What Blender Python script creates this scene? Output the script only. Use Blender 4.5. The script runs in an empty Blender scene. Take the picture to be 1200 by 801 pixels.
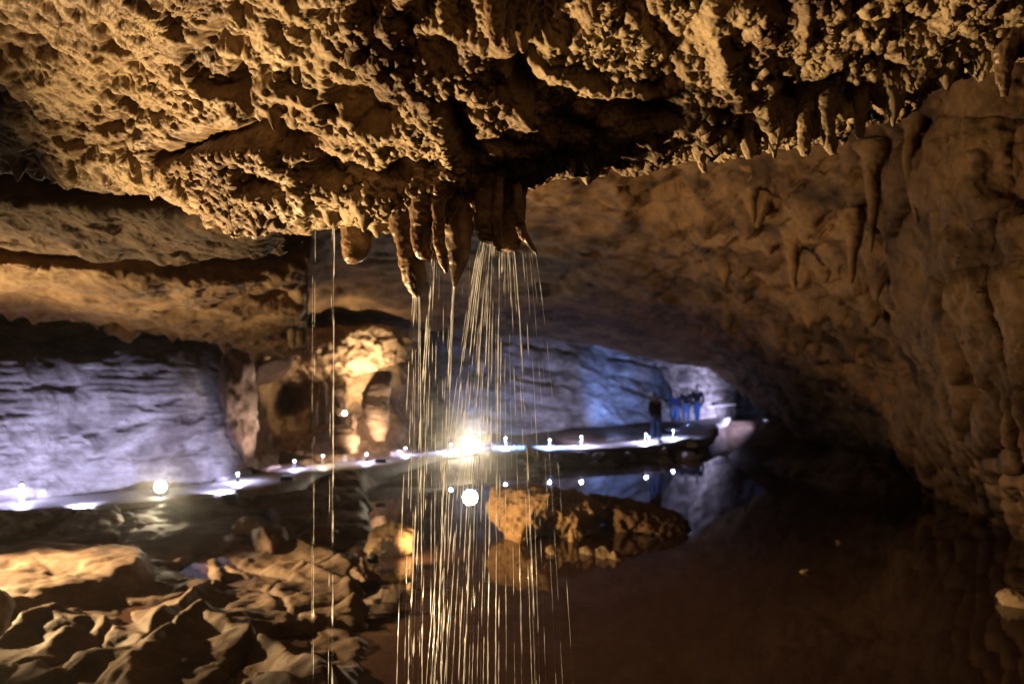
import bpy, bmesh, math, random
import numpy as np
from mathutils import Vector, Matrix

# ------------------------------------------------------------------ camera, world, exposure
SC = bpy.context.scene
COL = SC.collection
F = 933.0                      # focal length in photo pixels (28 mm on a 1200 px wide frame)
CZ = 2.2                       # eye height above the visitor path (path surface is z = 0)
HY = 440.0                     # photo row of the horizon
cam_d = bpy.data.cameras.new('camera')
cam_d.sensor_width = 36.0
cam_d.lens = 36.0 * F / 1200.0
cam_d.shift_y = (HY - 400.5) / 1200.0
cam_d.clip_start = 0.05
cam_d.clip_end = 300.0
cam_d.dof.use_dof = True
cam_d.dof.focus_distance = 3.4
cam_d.dof.aperture_fstop = 1.75
cam = bpy.data.objects.new('camera', cam_d)
cam.location = (0, 0, CZ)
cam.rotation_euler = (math.radians(90), 0, 0)
COL.objects.link(cam)
SC.camera = cam

world = bpy.data.worlds.new('World')
SC.world = world
world.use_nodes = True
bg = world.node_tree.nodes['Background']
bg.inputs[0].default_value = (0.55, 0.34, 0.42, 1)   # no daylight underground: only a trace of scattered lamp light
bg.inputs[1].default_value = 0.010

SC.view_settings.view_transform = 'Standard'
SC.view_settings.look = 'None'
SC.view_settings.gamma = 1.0
SC.view_settings.exposure = 0.0
SC.cycles.use_denoising = True
SC.cycles.max_bounces = 6
SC.cycles.diffuse_bounces = 3
SC.cycles.transmission_bounces = 4
SC.cycles.volume_bounces = 0
SC.cycles.caustics_refractive = False
SC.cycles.caustics_reflective = False
SC.cycles.sample_clamp_indirect = 4.0

random.seed(7)
RNG = np.random.default_rng(11)

def W(px, py, d):
    """photo direction + distance along the view axis -> world point"""
    return np.array([(px - 600.0) / F * d, d, CZ + (HY - py) / F * d])

def WV(px, py, d):
    return Vector(W(px, py, d))

def to_px(P):
    y = np.maximum(P[..., 1], 0.3)
    return 600 + P[..., 0] / y * F, HY - (P[..., 2] - CZ) / y * F

# ------------------------------------------------------------------ noise
def _hash(ix, iy, iz, seed):
    h = (ix.astype(np.int64) * 374761393 + iy.astype(np.int64) * 668265263 + iz.astype(np.int64) * 2147483647 + seed * 1274126177) & 0xFFFFFFFF
    h = ((h ^ (h >> 13)) * 1274126177) & 0xFFFFFFFF
    h = ((h ^ (h >> 16)) * 2246822519) & 0xFFFFFFFF
    return (h ^ (h >> 15)) & 0xFFFFFFFF

def vnoise(P, seed=0):
    """gradient noise in about [-1, 1]"""
    sh = P.shape[:-1]
    p = P.reshape(-1, 3)
    i = np.floor(p).astype(np.int64)
    f = (p - i).astype(np.float32)
    u = f * f * f * (f * (f * 6 - 15) + 10)
    out = np.zeros(len(p), np.float32)
    for dx in (0, 1):
        wx = u[:, 0] if dx else 1 - u[:, 0]
        for dy in (0, 1):
            wy = u[:, 1] if dy else 1 - u[:, 1]
            for dz in (0, 1):
                wz = u[:, 2] if dz else 1 - u[:, 2]
                h = _hash(i[:, 0] + dx, i[:, 1] + dy, i[:, 2] + dz, seed)
                gx = (h & 1023).astype(np.float32) / 511.5 - 1
                gy = ((h >> 10) & 1023).astype(np.float32) / 511.5 - 1
                gz = ((h >> 20) & 1023).astype(np.float32) / 511.5 - 1
                out += wx * wy * wz * (gx * (f[:, 0] - dx) + gy * (f[:, 1] - dy) + gz * (f[:, 2] - dz))
    return (out * 1.5).reshape(sh)

def fbm(P, freq, octv=4, seed=0, gain=0.5, ridged=False):
    P = np.asarray(P, np.float64) * freq
    s = 0; a = 1.0; t = 0
    for o in range(octv):
        n = vnoise(P, seed + o * 17)
        if ridged:
            n = 1 - 2 * np.abs(n)
        s = s + a * n; t += a
        a *= gain; P = P * 2.03 + 5.3
    return s / t

def worley(P, freq, seed=0, second=False):
    sh = P.shape[:-1]
    p = P.reshape(-1, 3) * np.asarray(freq)
    i = np.floor(p).astype(np.int64)
    f = (p - i).astype(np.float32)
    best = np.full(len(p), 9.0, np.float32); b2 = best.copy()
    rid = np.zeros(len(p), np.float32)
    for dx in (-1, 0, 1):
        for dy in (-1, 0, 1):
            for dz in (-1, 0, 1):
                h = _hash(i[:, 0] + dx, i[:, 1] + dy, i[:, 2] + dz, seed)
                cx = (h & 1023).astype(np.float32) / 1023 + dx - f[:, 0]
                cy = ((h >> 10) & 1023).astype(np.float32) / 1023 + dy - f[:, 1]
                cz = ((h >> 20) & 1023).astype(np.float32) / 1023 + dz - f[:, 2]
                d = cx * cx + cy * cy + cz * cz
                m = d < best
                b2 = np.where(m, best, np.minimum(b2, d))
                rid = np.where(m, ((h >> 5) & 255) / 255.0, rid)
                best = np.where(m, d, best)
    r = np.sqrt(best).reshape(sh), rid.reshape(sh)
    return (r[0], np.sqrt(b2).reshape(sh), r[1]) if second else r

def sstep(a, b, x):
    t = np.clip((x - a) / (b - a), 0, 1)
    return t * t * (3 - 2 * t)

def seg_dist(X, Y, pts):
    """distance of (X, Y) to a polyline, and position along it 0..1"""
    pts = np.asarray(pts, float)
    best = np.full(X.shape, 1e9); tt = np.zeros(X.shape)
    n = len(pts) - 1
    for k in range(n):
        a, b = pts[k], pts[k + 1]
        d = b - a
        t = np.clip(((X - a[0]) * d[0] + (Y - a[1]) * d[1]) / (d @ d + 1e-9), 0, 1)
        q = np.hypot(X - a[0] - t * d[0], Y - a[1] - t * d[1])
        m = q < best
        best = np.where(m, q, best); tt = np.where(m, (k + t) / n, tt)
    return best, tt

def poly_in(X, Y, pts):
    pts = np.asarray(pts, float)
    ins = np.zeros(X.shape, bool)
    j = len(pts) - 1
    for i in range(len(pts)):
        xi, yi = pts[i]; xj, yj = pts[j]
        c = ((yi > Y) != (yj > Y)) & (X < (xj - xi) * (Y - yi) / (yj - yi + 1e-12) + xi)
        ins ^= c; j = i
    return ins

# ------------------------------------------------------------------ mesh helpers
def grid_mesh(name, P, mat, smooth=True):
    R, C = P.shape[:2]
    me = bpy.data.meshes.new(name)
    nv = R * C; nf = (R - 1) * (C - 1)
    idx = np.arange(nv).reshape(R, C)
    q = np.stack([idx[:-1, :-1], idx[:-1, 1:], idx[1:, 1:], idx[1:, :-1]], -1).reshape(-1)
    me.vertices.add(nv); me.vertices.foreach_set('co', P.reshape(-1).astype(np.float32))
    me.loops.add(nf * 4); me.loops.foreach_set('vertex_index', q.astype(np.int32))
    me.polygons.add(nf)
    me.polygons.foreach_set('loop_start', np.arange(0, nf * 4, 4, dtype=np.int32))
    me.polygons.foreach_set('use_smooth', np.full(nf, smooth))
    me.update(calc_edges=True)
    me.materials.append(mat)
    return me

def link(name, data, parent=None, **props):
    o = bpy.data.objects.new(name, data)
    COL.objects.link(o)
    if parent is not None:
        o.parent = parent
    for k, v in props.items():
        o[k] = v
    return o

def thing(name, label, cat, loc=(0, 0, 0), rotz=0, group=None):
    o = bpy.data.objects.new(name, None)
    COL.objects.link(o)
    o.empty_display_size = 0.1
    o.location = loc; o.rotation_euler = (0, 0, rotz)
    o['label'] = label; o['category'] = cat
    if group:
        o['group'] = group
    return o

def tag(o, label, cat, group=None):
    o['label'] = label; o['category'] = cat
    if group:
        o['group'] = group
    return o

def normals(P):
    du = np.gradient(P, axis=1); dv = np.gradient(P, axis=0)
    n = np.cross(du, dv)
    n /= np.linalg.norm(n, axis=-1, keepdims=True) + 1e-9
    v = np.array([0, 0, CZ]) - P
    s = np.sign(np.median(np.sum(n * v, -1)))
    return n * (s if s != 0 else 1)

def crspline(ctrl, u):
    """uniform Catmull-Rom along axis 0 at parameters u (0..n-1)"""
    n = len(ctrl)
    ext = np.concatenate([2 * ctrl[:1] - ctrl[1:2], ctrl, 2 * ctrl[-1:] - ctrl[-2:-1]], 0)
    i = np.clip(np.floor(u).astype(int), 0, n - 2)
    t = (u - i).reshape((-1,) + (1,) * (ctrl.ndim - 1))
    p0, p1, p2, p3 = ext[i], ext[i + 1], ext[i + 2], ext[i + 3]
    return 0.5 * (2 * p1 + (p2 - p0) * t + (2 * p0 - 5 * p1 + 4 * p2 - p3) * t ** 2 + (3 * p1 - p0 - 3 * p2 + p3) * t ** 3)

def dense(spec):
    """[(a, b, n), ...] -> joined parameter list"""
    out = []
    for k, (a, b, n) in enumerate(spec):
        out.append(np.linspace(a, b, n, endpoint=(k == len(spec) - 1)))
    return np.concatenate(out)

def sheet(ctrl, us, vs):
    """ctrl [rows, cols, 3]; vs along rows, us along cols"""
    A = crspline(np.asarray(ctrl, float), vs)
    return np.moveaxis(crspline(np.moveaxis(A, 1, 0), us), 0, 1)

def poly_tube(pts, radii, sides=6, cap=True):
    pts = [Vector(p) for p in pts]
    vs, fs = [], []
    n = len(pts)
    for i, p in enumerate(pts):
        t = (pts[min(i + 1, n - 1)] - pts[max(i - 1, 0)])
        if t.length < 1e-9:
            t = Vector((0, 0, 1))
        t.normalize()
        a = t.cross(Vector((0, 1, 0)))
        if a.length < 0.05:
            a = t.cross(Vector((1, 0, 0)))
        a.normalize(); b = t.cross(a)
        for k in range(sides):
            an = 2 * math.pi * k / sides
            vs.append(p + (a * math.cos(an) + b * math.sin(an)) * radii[i])
    for i in range(n - 1):
        for k in range(sides):
            k2 = (k + 1) % sides
            fs.append((i * sides + k, i * sides + k2, (i + 1) * sides + k2, (i + 1) * sides + k))
    if cap:
        fs.append(tuple(range(sides))); fs.append(tuple((n - 1) * sides + k for k in range(sides)))
    return vs, fs

def mesh_obj(name, vs, fs, mat, parent=None, smooth=True, **props):
    me = bpy.data.meshes.new(name)
    me.from_pydata([tuple(v) for v in vs], [], fs)
    if smooth:
        me.polygons.foreach_set('use_smooth', [True] * len(me.polygons))
    me.materials.append(mat)
    return link(name, me, parent, **props)

def bm_obj(name, bm, mat, parent=None, smooth=False, **props):
    me = bpy.data.meshes.new(name)
    bm.to_mesh(me); bm.free()
    if smooth:
        me.polygons.foreach_set('use_smooth', [True] * len(me.polygons))
    me.materials.append(mat)
    return link(name, me, parent, **props)

def box_bm(sx, sy, sz, c=(0, 0, 0), bev=0.0):
    bm = bmesh.new()
    bmesh.ops.create_cube(bm, size=1.0, matrix=Matrix.Translation(c) @ Matrix.Diagonal((sx, sy, sz, 1)))
    if bev:
        bmesh.ops.bevel(bm, geom=bm.edges[:], offset=bev, segments=2, affect='EDGES')
    return bm

# ------------------------------------------------------------------ materials
def nt(name):
    m = bpy.data.materials.new(name); m.use_nodes = True
    t = m.node_tree
    return m, t, t.nodes['Principled BSDF']

def rock_mat(name, cols, scale=2.0, rough=0.75, fine=60.0, bump=0.4, stretch=(1, 1, 1), spec=0.4, dist=0.004, wet=0.0):
    """cols: list of (pos, rgb) for the large-scale colour ramp"""
    m, t, b = nt(name)
    N = t.nodes; L = t.links
    tc = N.new('ShaderNodeTexCoord')
    mp = N.new('ShaderNodeMapping'); mp.inputs['Scale'].default_value = stretch
    L.new(tc.outputs['Object'], mp.inputs['Vector'])
    n1 = N.new('ShaderNodeTexNoise'); n1.inputs['Scale'].default_value = scale
    n1.inputs['Detail'].default_value = 9; n1.inputs['Roughness'].default_value = 0.68
    L.new(mp.outputs[0], n1.inputs['Vector'])
    cr = N.new('ShaderNodeValToRGB')
    while len(cr.color_ramp.elements) < len(cols):
        cr.color_ramp.elements.new(0.5)
    for e, (p, c) in zip(cr.color_ramp.elements, cols):
        e.position = p; e.color = (*c, 1)
    L.new(n1.outputs[0], cr.inputs[0])
    n2 = N.new('ShaderNodeTexNoise'); n2.inputs['Scale'].default_value = fine
    n2.inputs['Detail'].default_value = 5; n2.inputs['Roughness'].default_value = 0.7
    L.new(mp.outputs[0], n2.inputs['Vector'])
    mr = N.new('ShaderNodeMapRange'); mr.inputs[1].default_value = 0.3; mr.inputs[2].default_value = 0.7
    mr.inputs[3].default_value = 0.72; mr.inputs[4].default_value = 1.2
    L.new(n2.outputs[0], mr.inputs[0])
    mx = N.new('ShaderNodeMix'); mx.data_type = 'RGBA'; mx.blend_type = 'MULTIPLY'
    mx.inputs[0].default_value = 1.0
    L.new(cr.outputs[0], mx.inputs[6]); L.new(mr.outputs[0], mx.inputs[7])
    n4 = N.new('ShaderNodeTexNoise'); n4.inputs['Scale'].default_value = scale * 0.45
    n4.inputs['Detail'].default_value = 6; n4.inputs['Roughness'].default_value = 0.6; n4.inputs['Distortion'].default_value = 0.6
    L.new(tc.outputs['Object'], n4.inputs['Vector'])
    st = N.new('ShaderNodeValToRGB')
    for e, (p_, c_) in zip([st.color_ramp.elements[0], st.color_ramp.elements[1], st.color_ramp.elements.new(0.5)], [(0.34, (0.42, 0.38, 0.38)), (0.66, (1.3, 1.22, 1.1)), (0.5, (0.95, 0.95, 0.95))]):
        e.color = (*c_, 1)
    st.color_ramp.elements[0].position = 0.34; st.color_ramp.elements[2].position = 0.66
    L.new(n4.outputs[0], st.inputs[0])
    mx2 = N.new('ShaderNodeMix'); mx2.data_type = 'RGBA'; mx2.blend_type = 'MULTIPLY'; mx2.inputs[0].default_value = 1.0
    L.new(mx.outputs[2], mx2.inputs[6]); L.new(st.outputs[0], mx2.inputs[7])
    L.new(mx2.outputs[2], b.inputs['Base Color'])
    b.inputs['Specular IOR Level'].default_value = spec
    if wet:
        n3 = N.new('ShaderNodeTexNoise'); n3.inputs['Scale'].default_value = 3.5; n3.inputs['Detail'].default_value = 4
        L.new(tc.outputs['Object'], n3.inputs['Vector'])
        m3 = N.new('ShaderNodeMapRange'); m3.inputs[1].default_value = 0.42; m3.inputs[2].default_value = 0.6
        m3.inputs[3].default_value = rough; m3.inputs[4].default_value = max(0.12, rough - wet)
        L.new(n3.outputs[0], m3.inputs[0]); L.new(m3.outputs[0], b.inputs['Roughness'])
    else:
        b.inputs['Roughness'].default_value = rough
    bp = N.new('ShaderNodeBump'); bp.inputs['Strength'].default_value = bump; bp.inputs['Distance'].default_value = dist
    L.new(n2.outputs[0], bp.inputs['Height']); L.new(bp.outputs[0], b.inputs['Normal'])
    return m

def flat_mat(name, col, rough=0.6, metal=0.0, spec=0.4, var=0.15, scale=20):
    m, t, b = nt(name)
    N = t.nodes; L = t.links
    tc = N.new('ShaderNodeTexCoord'); n = N.new('ShaderNodeTexNoise')
    n.inputs['Scale'].default_value = scale; n.inputs['Detail'].default_value = 5
    L.new(tc.outputs['Object'], n.inputs['Vector'])
    cr = N.new('ShaderNodeValToRGB')
    cr.color_ramp.elements[0].position = 0.3; cr.color_ramp.elements[1].position = 0.7
    cr.color_ramp.elements[0].color = (*[c * (1 - var) for c in col], 1)
    cr.color_ramp.elements[1].color = (*[min(1, c * (1 + var)) for c in col], 1)
    L.new(n.outputs[0], cr.inputs[0]); L.new(cr.outputs[0], b.inputs['Base Color'])
    b.inputs['Roughness'].default_value = rough; b.inputs['Metallic'].default_value = metal
    b.inputs['Specular IOR Level'].default_value = spec
    return m

def emit_mat(name, col, strength):
    m, t, b = nt(name)
    b.inputs['Base Color'].default_value = (0.03, 0.03, 0.03, 1)
    b.inputs['Emission Color'].default_value = (*col, 1)
    b.inputs['Emission Strength'].default_value = strength
    b.inputs['Roughness'].default_value = 0.2
    return m

M = {}
M['ceil'] = rock_mat('popcorn_limestone', [(0.30, (0.075, 0.048, 0.036)), (0.45, (0.21, 0.145, 0.092)), (0.57, (0.34, 0.26, 0.165)), (0.70, (0.19, 0.125, 0.08))],
                     scale=2.6, rough=0.7, fine=110, bump=0.55, dist=0.003, wet=0.22, spec=0.25)
M['drip'] = rock_mat('dripstone', [(0.32, (0.085, 0.05, 0.034)), (0.5, (0.20, 0.125, 0.075)), (0.68, (0.36, 0.25, 0.15))],
                     scale=6, rough=0.5, fine=70, bump=0.5, dist=0.003, wet=0.32, spec=0.5)
M['ledge'] = rock_mat('bedded_limestone', [(0.32, (0.085, 0.052, 0.036)), (0.48, (0.22, 0.145, 0.09)), (0.66, (0.34, 0.245, 0.15))],
                      scale=1.4, rough=0.75, fine=22, bump=0.6, dist=0.012, stretch=(0.6, 0.6, 2.2))
M['far'] = rock_mat('brown_limestone', [(0.34, (0.035, 0.019, 0.013)), (0.45, (0.14, 0.078, 0.040)), (0.57, (0.28, 0.165, 0.082)), (0.70, (0.13, 0.08, 0.052))],
                    scale=1.2, rough=0.75, fine=14, bump=0.7, dist=0.03)
M['grey'] = rock_mat('grey_bedded_limestone', [(0.32, (0.09, 0.08, 0.08)), (0.46, (0.25, 0.23, 0.22)), (0.58, (0.38, 0.36, 0.345)), (0.72, (0.48, 0.46, 0.44))],
                     scale=1.5, rough=0.75, fine=9, bump=0.8, dist=0.04, stretch=(0.8, 0.8, 2.2))
M['pink'] = rock_mat('pinkish_flowstone', [(0.3, (0.30, 0.19, 0.13)), (0.55, (0.45, 0.31, 0.22)), (0.75, (0.52, 0.40, 0.31))],
                     scale=1.5, rough=0.65, fine=12, bump=0.6, dist=0.02)
M['floor'] = rock_mat('muddy_cave_floor', [(0.3, (0.05, 0.034, 0.028)), (0.48, (0.12, 0.08, 0.06)), (0.62, (0.20, 0.14, 0.10)), (0.78, (0.30, 0.215, 0.145))],
                      scale=1.3, rough=0.78, fine=18, bump=0.6, dist=0.015, wet=0.12, spec=0.25)
M['boulder'] = rock_mat('tan_boulder', [(0.3, (0.20, 0.12, 0.07)), (0.5, (0.38, 0.26, 0.15)), (0.72, (0.48, 0.36, 0.23))],
                        scale=1.8, rough=0.7, fine=16, bump=0.7, dist=0.02)
M['darkboulder'] = rock_mat('dark_boulder', [(0.3, (0.10, 0.06, 0.045)), (0.5, (0.19, 0.12, 0.085)), (0.75, (0.26, 0.18, 0.13))],
                            scale=1.2, rough=0.7, fine=14, bump=0.7, dist=0.02)
M['concrete'] = flat_mat('path_concrete', (0.42, 0.41, 0.40), rough=0.55, var=0.25, scale=5)
M['black'] = flat_mat('black_paint', (0.02, 0.02, 0.022), rough=0.45)
M['steel'] = flat_mat('galvanised_steel', (0.5, 0.5, 0.52), rough=0.35, metal=0.9)
M['post'] = flat_mat('white_post', (0.72, 0.72, 0.74), rough=0.4)
M['teal'] = flat_mat('teal_board', (0.05, 0.30, 0.36), rough=0.4)
M['lens_warm'] = emit_mat('lit_warm_lens', (1.0, 0.86, 0.62), 60)
M['lens_white'] = emit_mat('lit_white_lens', (0.86, 0.92, 1.0), 12)
M['lens_wash'] = emit_mat('dim_washer_lens', (0.7, 0.75, 1.0), 0.35)
M['lens_glare'] = emit_mat('glaring_lens', (1.0, 0.88, 0.68), 300)
M['lens_soft'] = emit_mat('lit_small_lens', (1.0, 0.93, 0.75), 16)
M['jacket'] = flat_mat('dark_jacket', (0.018, 0.018, 0.026), rough=0.85)
M['navy'] = flat_mat('navy_jacket', (0.03, 0.035, 0.11), rough=0.85)
M['jeans'] = flat_mat('blue_jeans', (0.10, 0.22, 0.48), rough=0.85)
M['skin'] = flat_mat('skin', (0.45, 0.27, 0.19), rough=0.55)
M['hair'] = flat_mat('dark_hair', (0.02, 0.014, 0.01), rough=0.6)
M['shoe'] = flat_mat('dark_shoe', (0.03, 0.03, 0.03), rough=0.6)

m, t, b = nt('falling_water')
b.inputs['Base Color'].default_value = (0.95, 0.96, 1.0, 1)
b.inputs['Roughness'].default_value = 0.10
b.inputs['IOR'].default_value = 1.33
b.inputs['Transmission Weight'].default_value = 0.35
_tr = t.nodes.new('ShaderNodeBsdfTranslucent'); _tr.inputs[0].default_value = (0.95, 0.96, 1.0, 1)
_mx = t.nodes.new('ShaderNodeMixShader'); _mx.inputs[0].default_value = 0.5
t.links.new(b.outputs[0], _mx.inputs[1]); t.links.new(_tr.outputs[0], _mx.inputs[2])
t.links.new(_mx.outputs[0], t.nodes['Material Output'].inputs['Surface'])
M['water'] = m

# ------------------------------------------------------------------ path route
PATH = np.array([(-16, 8.5), (-11.5, 11.0), (-8.2, 12.9), (-6.5, 14.5), (-5.2, 16.2), (-4.3, 18.7), (-1.2, 22.6), (2.2, 24.2), (4.7, 25.9), (6.4, 28.6), (7.4, 31.5), (8.3, 35.0), (10.0, 39.0)])
_PD = crspline(PATH, np.linspace(0, len(PATH) - 1, 400))
def path_y(x):
    return np.interp(x, _PD[:, 0], _PD[:, 1])

# ------------------------------------------------------------------ floor
def floor_px(px, py, z):
    d = (CZ - z) * F / (py - HY)
    return np.array([(px - 600) / F * d, d])

PLATEAU = [floor_px(px, py, -0.12) for px, py in [(-160, 735), (0, 722), (45, 700), (75, 693), (124, 678), (168, 664), (176, 652), (165, 643), (139, 637), (60, 639), (0, 642), (-160, 650)]]
RIDGES = [
    ([(28, 757), (56, 738), (81, 723), (64, 711), (40, 716), (0, 735)], 0.26, 0.14),
    ([(64, 712), (109, 719), (128, 727), (165, 733), (195, 713), (222, 695), (244, 677), (256, 655), (250, 640)], 0.28, 0.13),
    ([(101, 760), (158, 757), (140, 778), (150, 800)], 0.26, 0.15),
    ([(165, 760), (188, 738), (210, 727), (244, 711), (263, 727), (297, 738), (331, 753), (361, 779), (370, 806)], 0.32, 0.15),
    ([(312, 775), (338, 791), (352, 812)], 0.22, 0.12),
    ([(0, 770), (30, 756), (70, 768), (101, 760)], 0.22, 0.16),
    ([(361, 779), (400, 780), (432, 797), (455, 825)], 0.25, 0.18),
    ([(300, 640), (340, 632), (385, 640), (430, 660)], 0.20, 0.16),
    ([(250, 640), (300, 655), (350, 650), (400, 668), (420, 690)], 0.20, 0.14),
    ([(440, 695), (480, 690), (520, 684)], 0.14, 0.10),
]
WATER_Z = -0.38
def pool_mask(X, Y):
    P = np.stack([X, Y, np.zeros_like(X)], -1)
    return sstep(-0.30, 0.40, X + 0.172 * Y + 0.45 * fbm(P, 0.55, 3, 71) + 0.12 * fbm(P, 2.0, 3, 72))

def floor_base(X, Y):
    s = Y - path_y(X)
    pool = pool_mask(X, Y)
    z = -(0.24 * sstep(-0.85, -2.8, s) * (1 - pool) + 1.15 * sstep(-0.85, -2.2, s) * pool) + 0.25 * sstep(1.5, 5.0, s)
    # high dark mound on the right, reaching up under the arch
    z = z + 1.5 * np.exp(-(((X - 9.4) / 2.8) ** 2 + ((Y - 20.0) / 3.0) ** 2))
    z = z + 2.1 * np.exp(-(((X - 8.9) / 2.0) ** 2 + ((Y - 25.0) / 1.9) ** 2))
    z = z + 0.5 * np.exp(-(((X - 8.0) / 2.0) ** 2 + ((Y - 10.0) / 4.0) ** 2))
    return z

def floor_z(X, Y):
    X = np.asarray(X, float); Y = np.asarray(Y, float)
    P = np.stack([X, Y, np.zeros_like(X)], -1)
    z = floor_base(X, Y)
    s = Y - path_y(X)
    off = sstep(0.75, 1.5, np.abs(s))
    # rough left foreground, calmer mud to the right
    left = sstep(-0.2, -1.6, X - 0.02 * Y)
    mound = np.exp(-(((X - 9.0) / 3.6) ** 2 + ((Y - 20.0) / 4.0) ** 2))
    z = z + off * (0.09 - 0.02 * left) * fbm(P, 0.7, 5, 3) + off * (0.022 * left + 0.012) * fbm(P, 2.6, 4, 9, ridged=True)
    z = z + mound * (0.5 * fbm(P, 0.45, 4, 13) + 0.25 * fbm(P, 1.3, 4, 15, ridged=True))
    wx = X + 0.20 * fbm(P, 1.1, 3, 21) + 0.03 * fbm(P, 4, 2, 23); wy = Y + 0.30 * fbm(P, 1.1, 3, 22) + 0.03 * fbm(P, 4, 2, 24)
    d, _ = seg_dist(wx, wy, PLATEAU + [PLATEAU[0]])
    ins = poly_in(wx, wy, PLATEAU)
    sd = np.where(ins, d, -d)
    top = -0.10 + 0.07 * fbm(P, 0.6, 3, 25) + 0.05 * fbm(P, 2.2, 4, 26) - 0.05 * sstep(0.15, 0.4, fbm(P, 1.6, 2, 27))
    k = sstep(-0.10, 0.12, sd)
    z = z * (1 - k) + top * k
    z = z - 0.10 * np.exp(-((sd + 0.75) / 0.7) ** 2) * (~ins) * sstep(12.2, 11.0, Y)
    rz = np.zeros_like(X); gz_ = np.zeros_like(X)
    for pts, h, w in RIDGES:
        pl = [floor_px(px, py, -0.16) for px, py in pts]
        d, tt = seg_dist(wx, wy, pl)
        hh = 0.52 * h * (0.95 + 0.4 * fbm(P, 1.6, 2, 31))
        rz = np.maximum(rz, hh * np.exp(-(d / (0.95 * w)) ** 1.25)); gz_ = np.maximum(gz_, np.exp(-((d - 0.55) / 0.4) ** 2))
    z = z + rz * (1 - k) - 0.09 * gz_ * (1 - k)
    z = z + off * left * (0.022 * fbm(P, 5.0, 4, 41) + 0.02 * fbm(P, 2.2, 2, 42, ridged=True))
    Q = np.stack([wx, wy * 0.8, np.zeros_like(X)], -1)
    f1, f2, rb = worley(Q, 0.85, 79, second=True)
    land = off * left * (1 - pool_mask(X, Y))
    z = z + land * (0.15 * (rb - 0.5) - 0.08 * np.exp(-((f2 - f1) / 0.07) ** 2)) * (1 - 0.75 * k)
    g1, g2, rg_ = worley(Q * np.array([1, 1.3, 1]), 2.3, 81, second=True)
    z = z + land * (0.05 * (rg_ - 0.5) - 0.018 * np.exp(-((g2 - g1) / 0.08) ** 2)) * sstep(-0.1, 0.2, fbm(P, 0.9, 2, 83)) * (1 - 0.5 * k)
    c, rid = worley(P, 1.1, 77)
    z = z + off * 0.08 * left * np.clip(1 - c * 1.3, 0, 1) * (rid > 0.5)
    return z

def build_floor():
    ds = dense([(-5.0, 5.5, 24), (5.5, 9.0, 190), (9.0, 14.0, 190), (14.0, 27.0, 150), (27.0, 46.0, 40)])
    us = np.linspace(-1, 1, 640)
    half = 5.0 + 0.72 * np.maximum(ds, 0)
    X = us[None, :] * half[:, None]
    Y = np.repeat(ds[:, None], len(us), 1)
    Z = floor_z(X, Y)
    link('ground', grid_mesh('ground', np.stack([X, Y, Z], -1), M['floor']), kind='structure', label='rough muddy cave floor with eroded ridges and hollows')
build_floor()

def build_pool():
    xs = np.linspace(-9, 13, 60); ys = np.linspace(-4, 25.5, 80)
    X, Y = np.meshgrid(xs, ys)
    P = np.stack([X, Y, np.full_like(X, WATER_Z)], -1)
    m, t, b = nt('still_pool_water')
    N, L = t.nodes, t.links
    b.inputs['Base Color'].default_value = (0.060, 0.033, 0.027, 1)
    b.inputs['Roughness'].default_value = 0.02
    b.inputs['IOR'].default_value = 1.33
    b.inputs['Specular IOR Level'].default_value = 0.5
    tc = N.new('ShaderNodeTexCoord')
    n1 = N.new('ShaderNodeTexNoise'); n1.inputs['Scale'].default_value = 2.2; n1.inputs['Detail'].default_value = 3
    L.new(tc.outputs['Object'], n1.inputs['Vector'])
    wv = N.new('ShaderNodeTexWave'); wv.wave_type = 'RINGS'; wv.rings_direction = 'SPHERICAL'
    mp = N.new('ShaderNodeMapping'); mp.inputs['Location'].default_value = (0.15, -3.4, 0.42)
    L.new(tc.outputs['Object'], mp.inputs['Vector']); L.new(mp.outputs[0], wv.inputs['Vector'])
    wv.inputs['Scale'].default_value = 1.6; wv.inputs['Distortion'].default_value = 3.0; wv.inputs['Detail'].default_value = 2
    mx = N.new('ShaderNodeMath'); mx.operation = 'MULTIPLY_ADD'; mx.inputs[1].default_value = 0.25
    L.new(wv.outputs['Fac'], mx.inputs[0]); L.new(n1.outputs[0], mx.inputs[2])
    bp = N.new('ShaderNodeBump'); bp.inputs['Strength'].default_value = 0.05; bp.inputs['Distance'].default_value = 0.010
    L.new(mx.outputs[0], bp.inputs['Height']); L.new(bp.outputs[0], b.inputs['Normal'])
    link('pool_water', grid_mesh('pool_water', P, m), kind='structure', label='still dark pool mirroring the lamps and the far wall')
build_pool()

def fz(x, y):
    return float(floor_z(np.array([x]), np.array([y]))[0])

# ------------------------------------------------------------------ visitor path
def build_path():
    n = 150
    t = np.linspace(0, len(PATH) - 1, n)
    c = crspline(PATH, t)
    tg = np.gradient(c, axis=0); tg /= np.linalg.norm(tg, axis=1, keepdims=True)
    nr = np.stack([-tg[:, 1], tg[:, 0]], 1)
    prof = [(-0.72, -0.25), (-0.72, 0.035), (-0.69, 0.05), (-0.35, 0.055), (0, 0.058), (0.35, 0.055), (0.69, 0.05), (0.72, 0.035), (0.72, -0.25)]
    P = np.zeros((n, len(prof), 3))
    for j, (o, z) in enumerate(prof):
        w = o * (1 + 0.06 * np.sin(t * 5.1 + j))
        P[:, j, 0] = c[:, 0] + nr[:, 0] * w; P[:, j, 1] = c[:, 1] + nr[:, 1] * w
        P[:, j, 2] = z + 0.02 * np.sin(t * 3.3) + 0.10 * sstep(8.3, 10.5, t)
    P[..., 2] += 0.012 * fbm(P, 3.0, 3, 5)
    o = link('path', grid_mesh('path', P, M['concrete']), kind='structure', label='pale concrete visitor path crossing the cave')
    # kerb of single stones on the pit side
    k = 0
    return c, nr
PC, PN = build_path()

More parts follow.
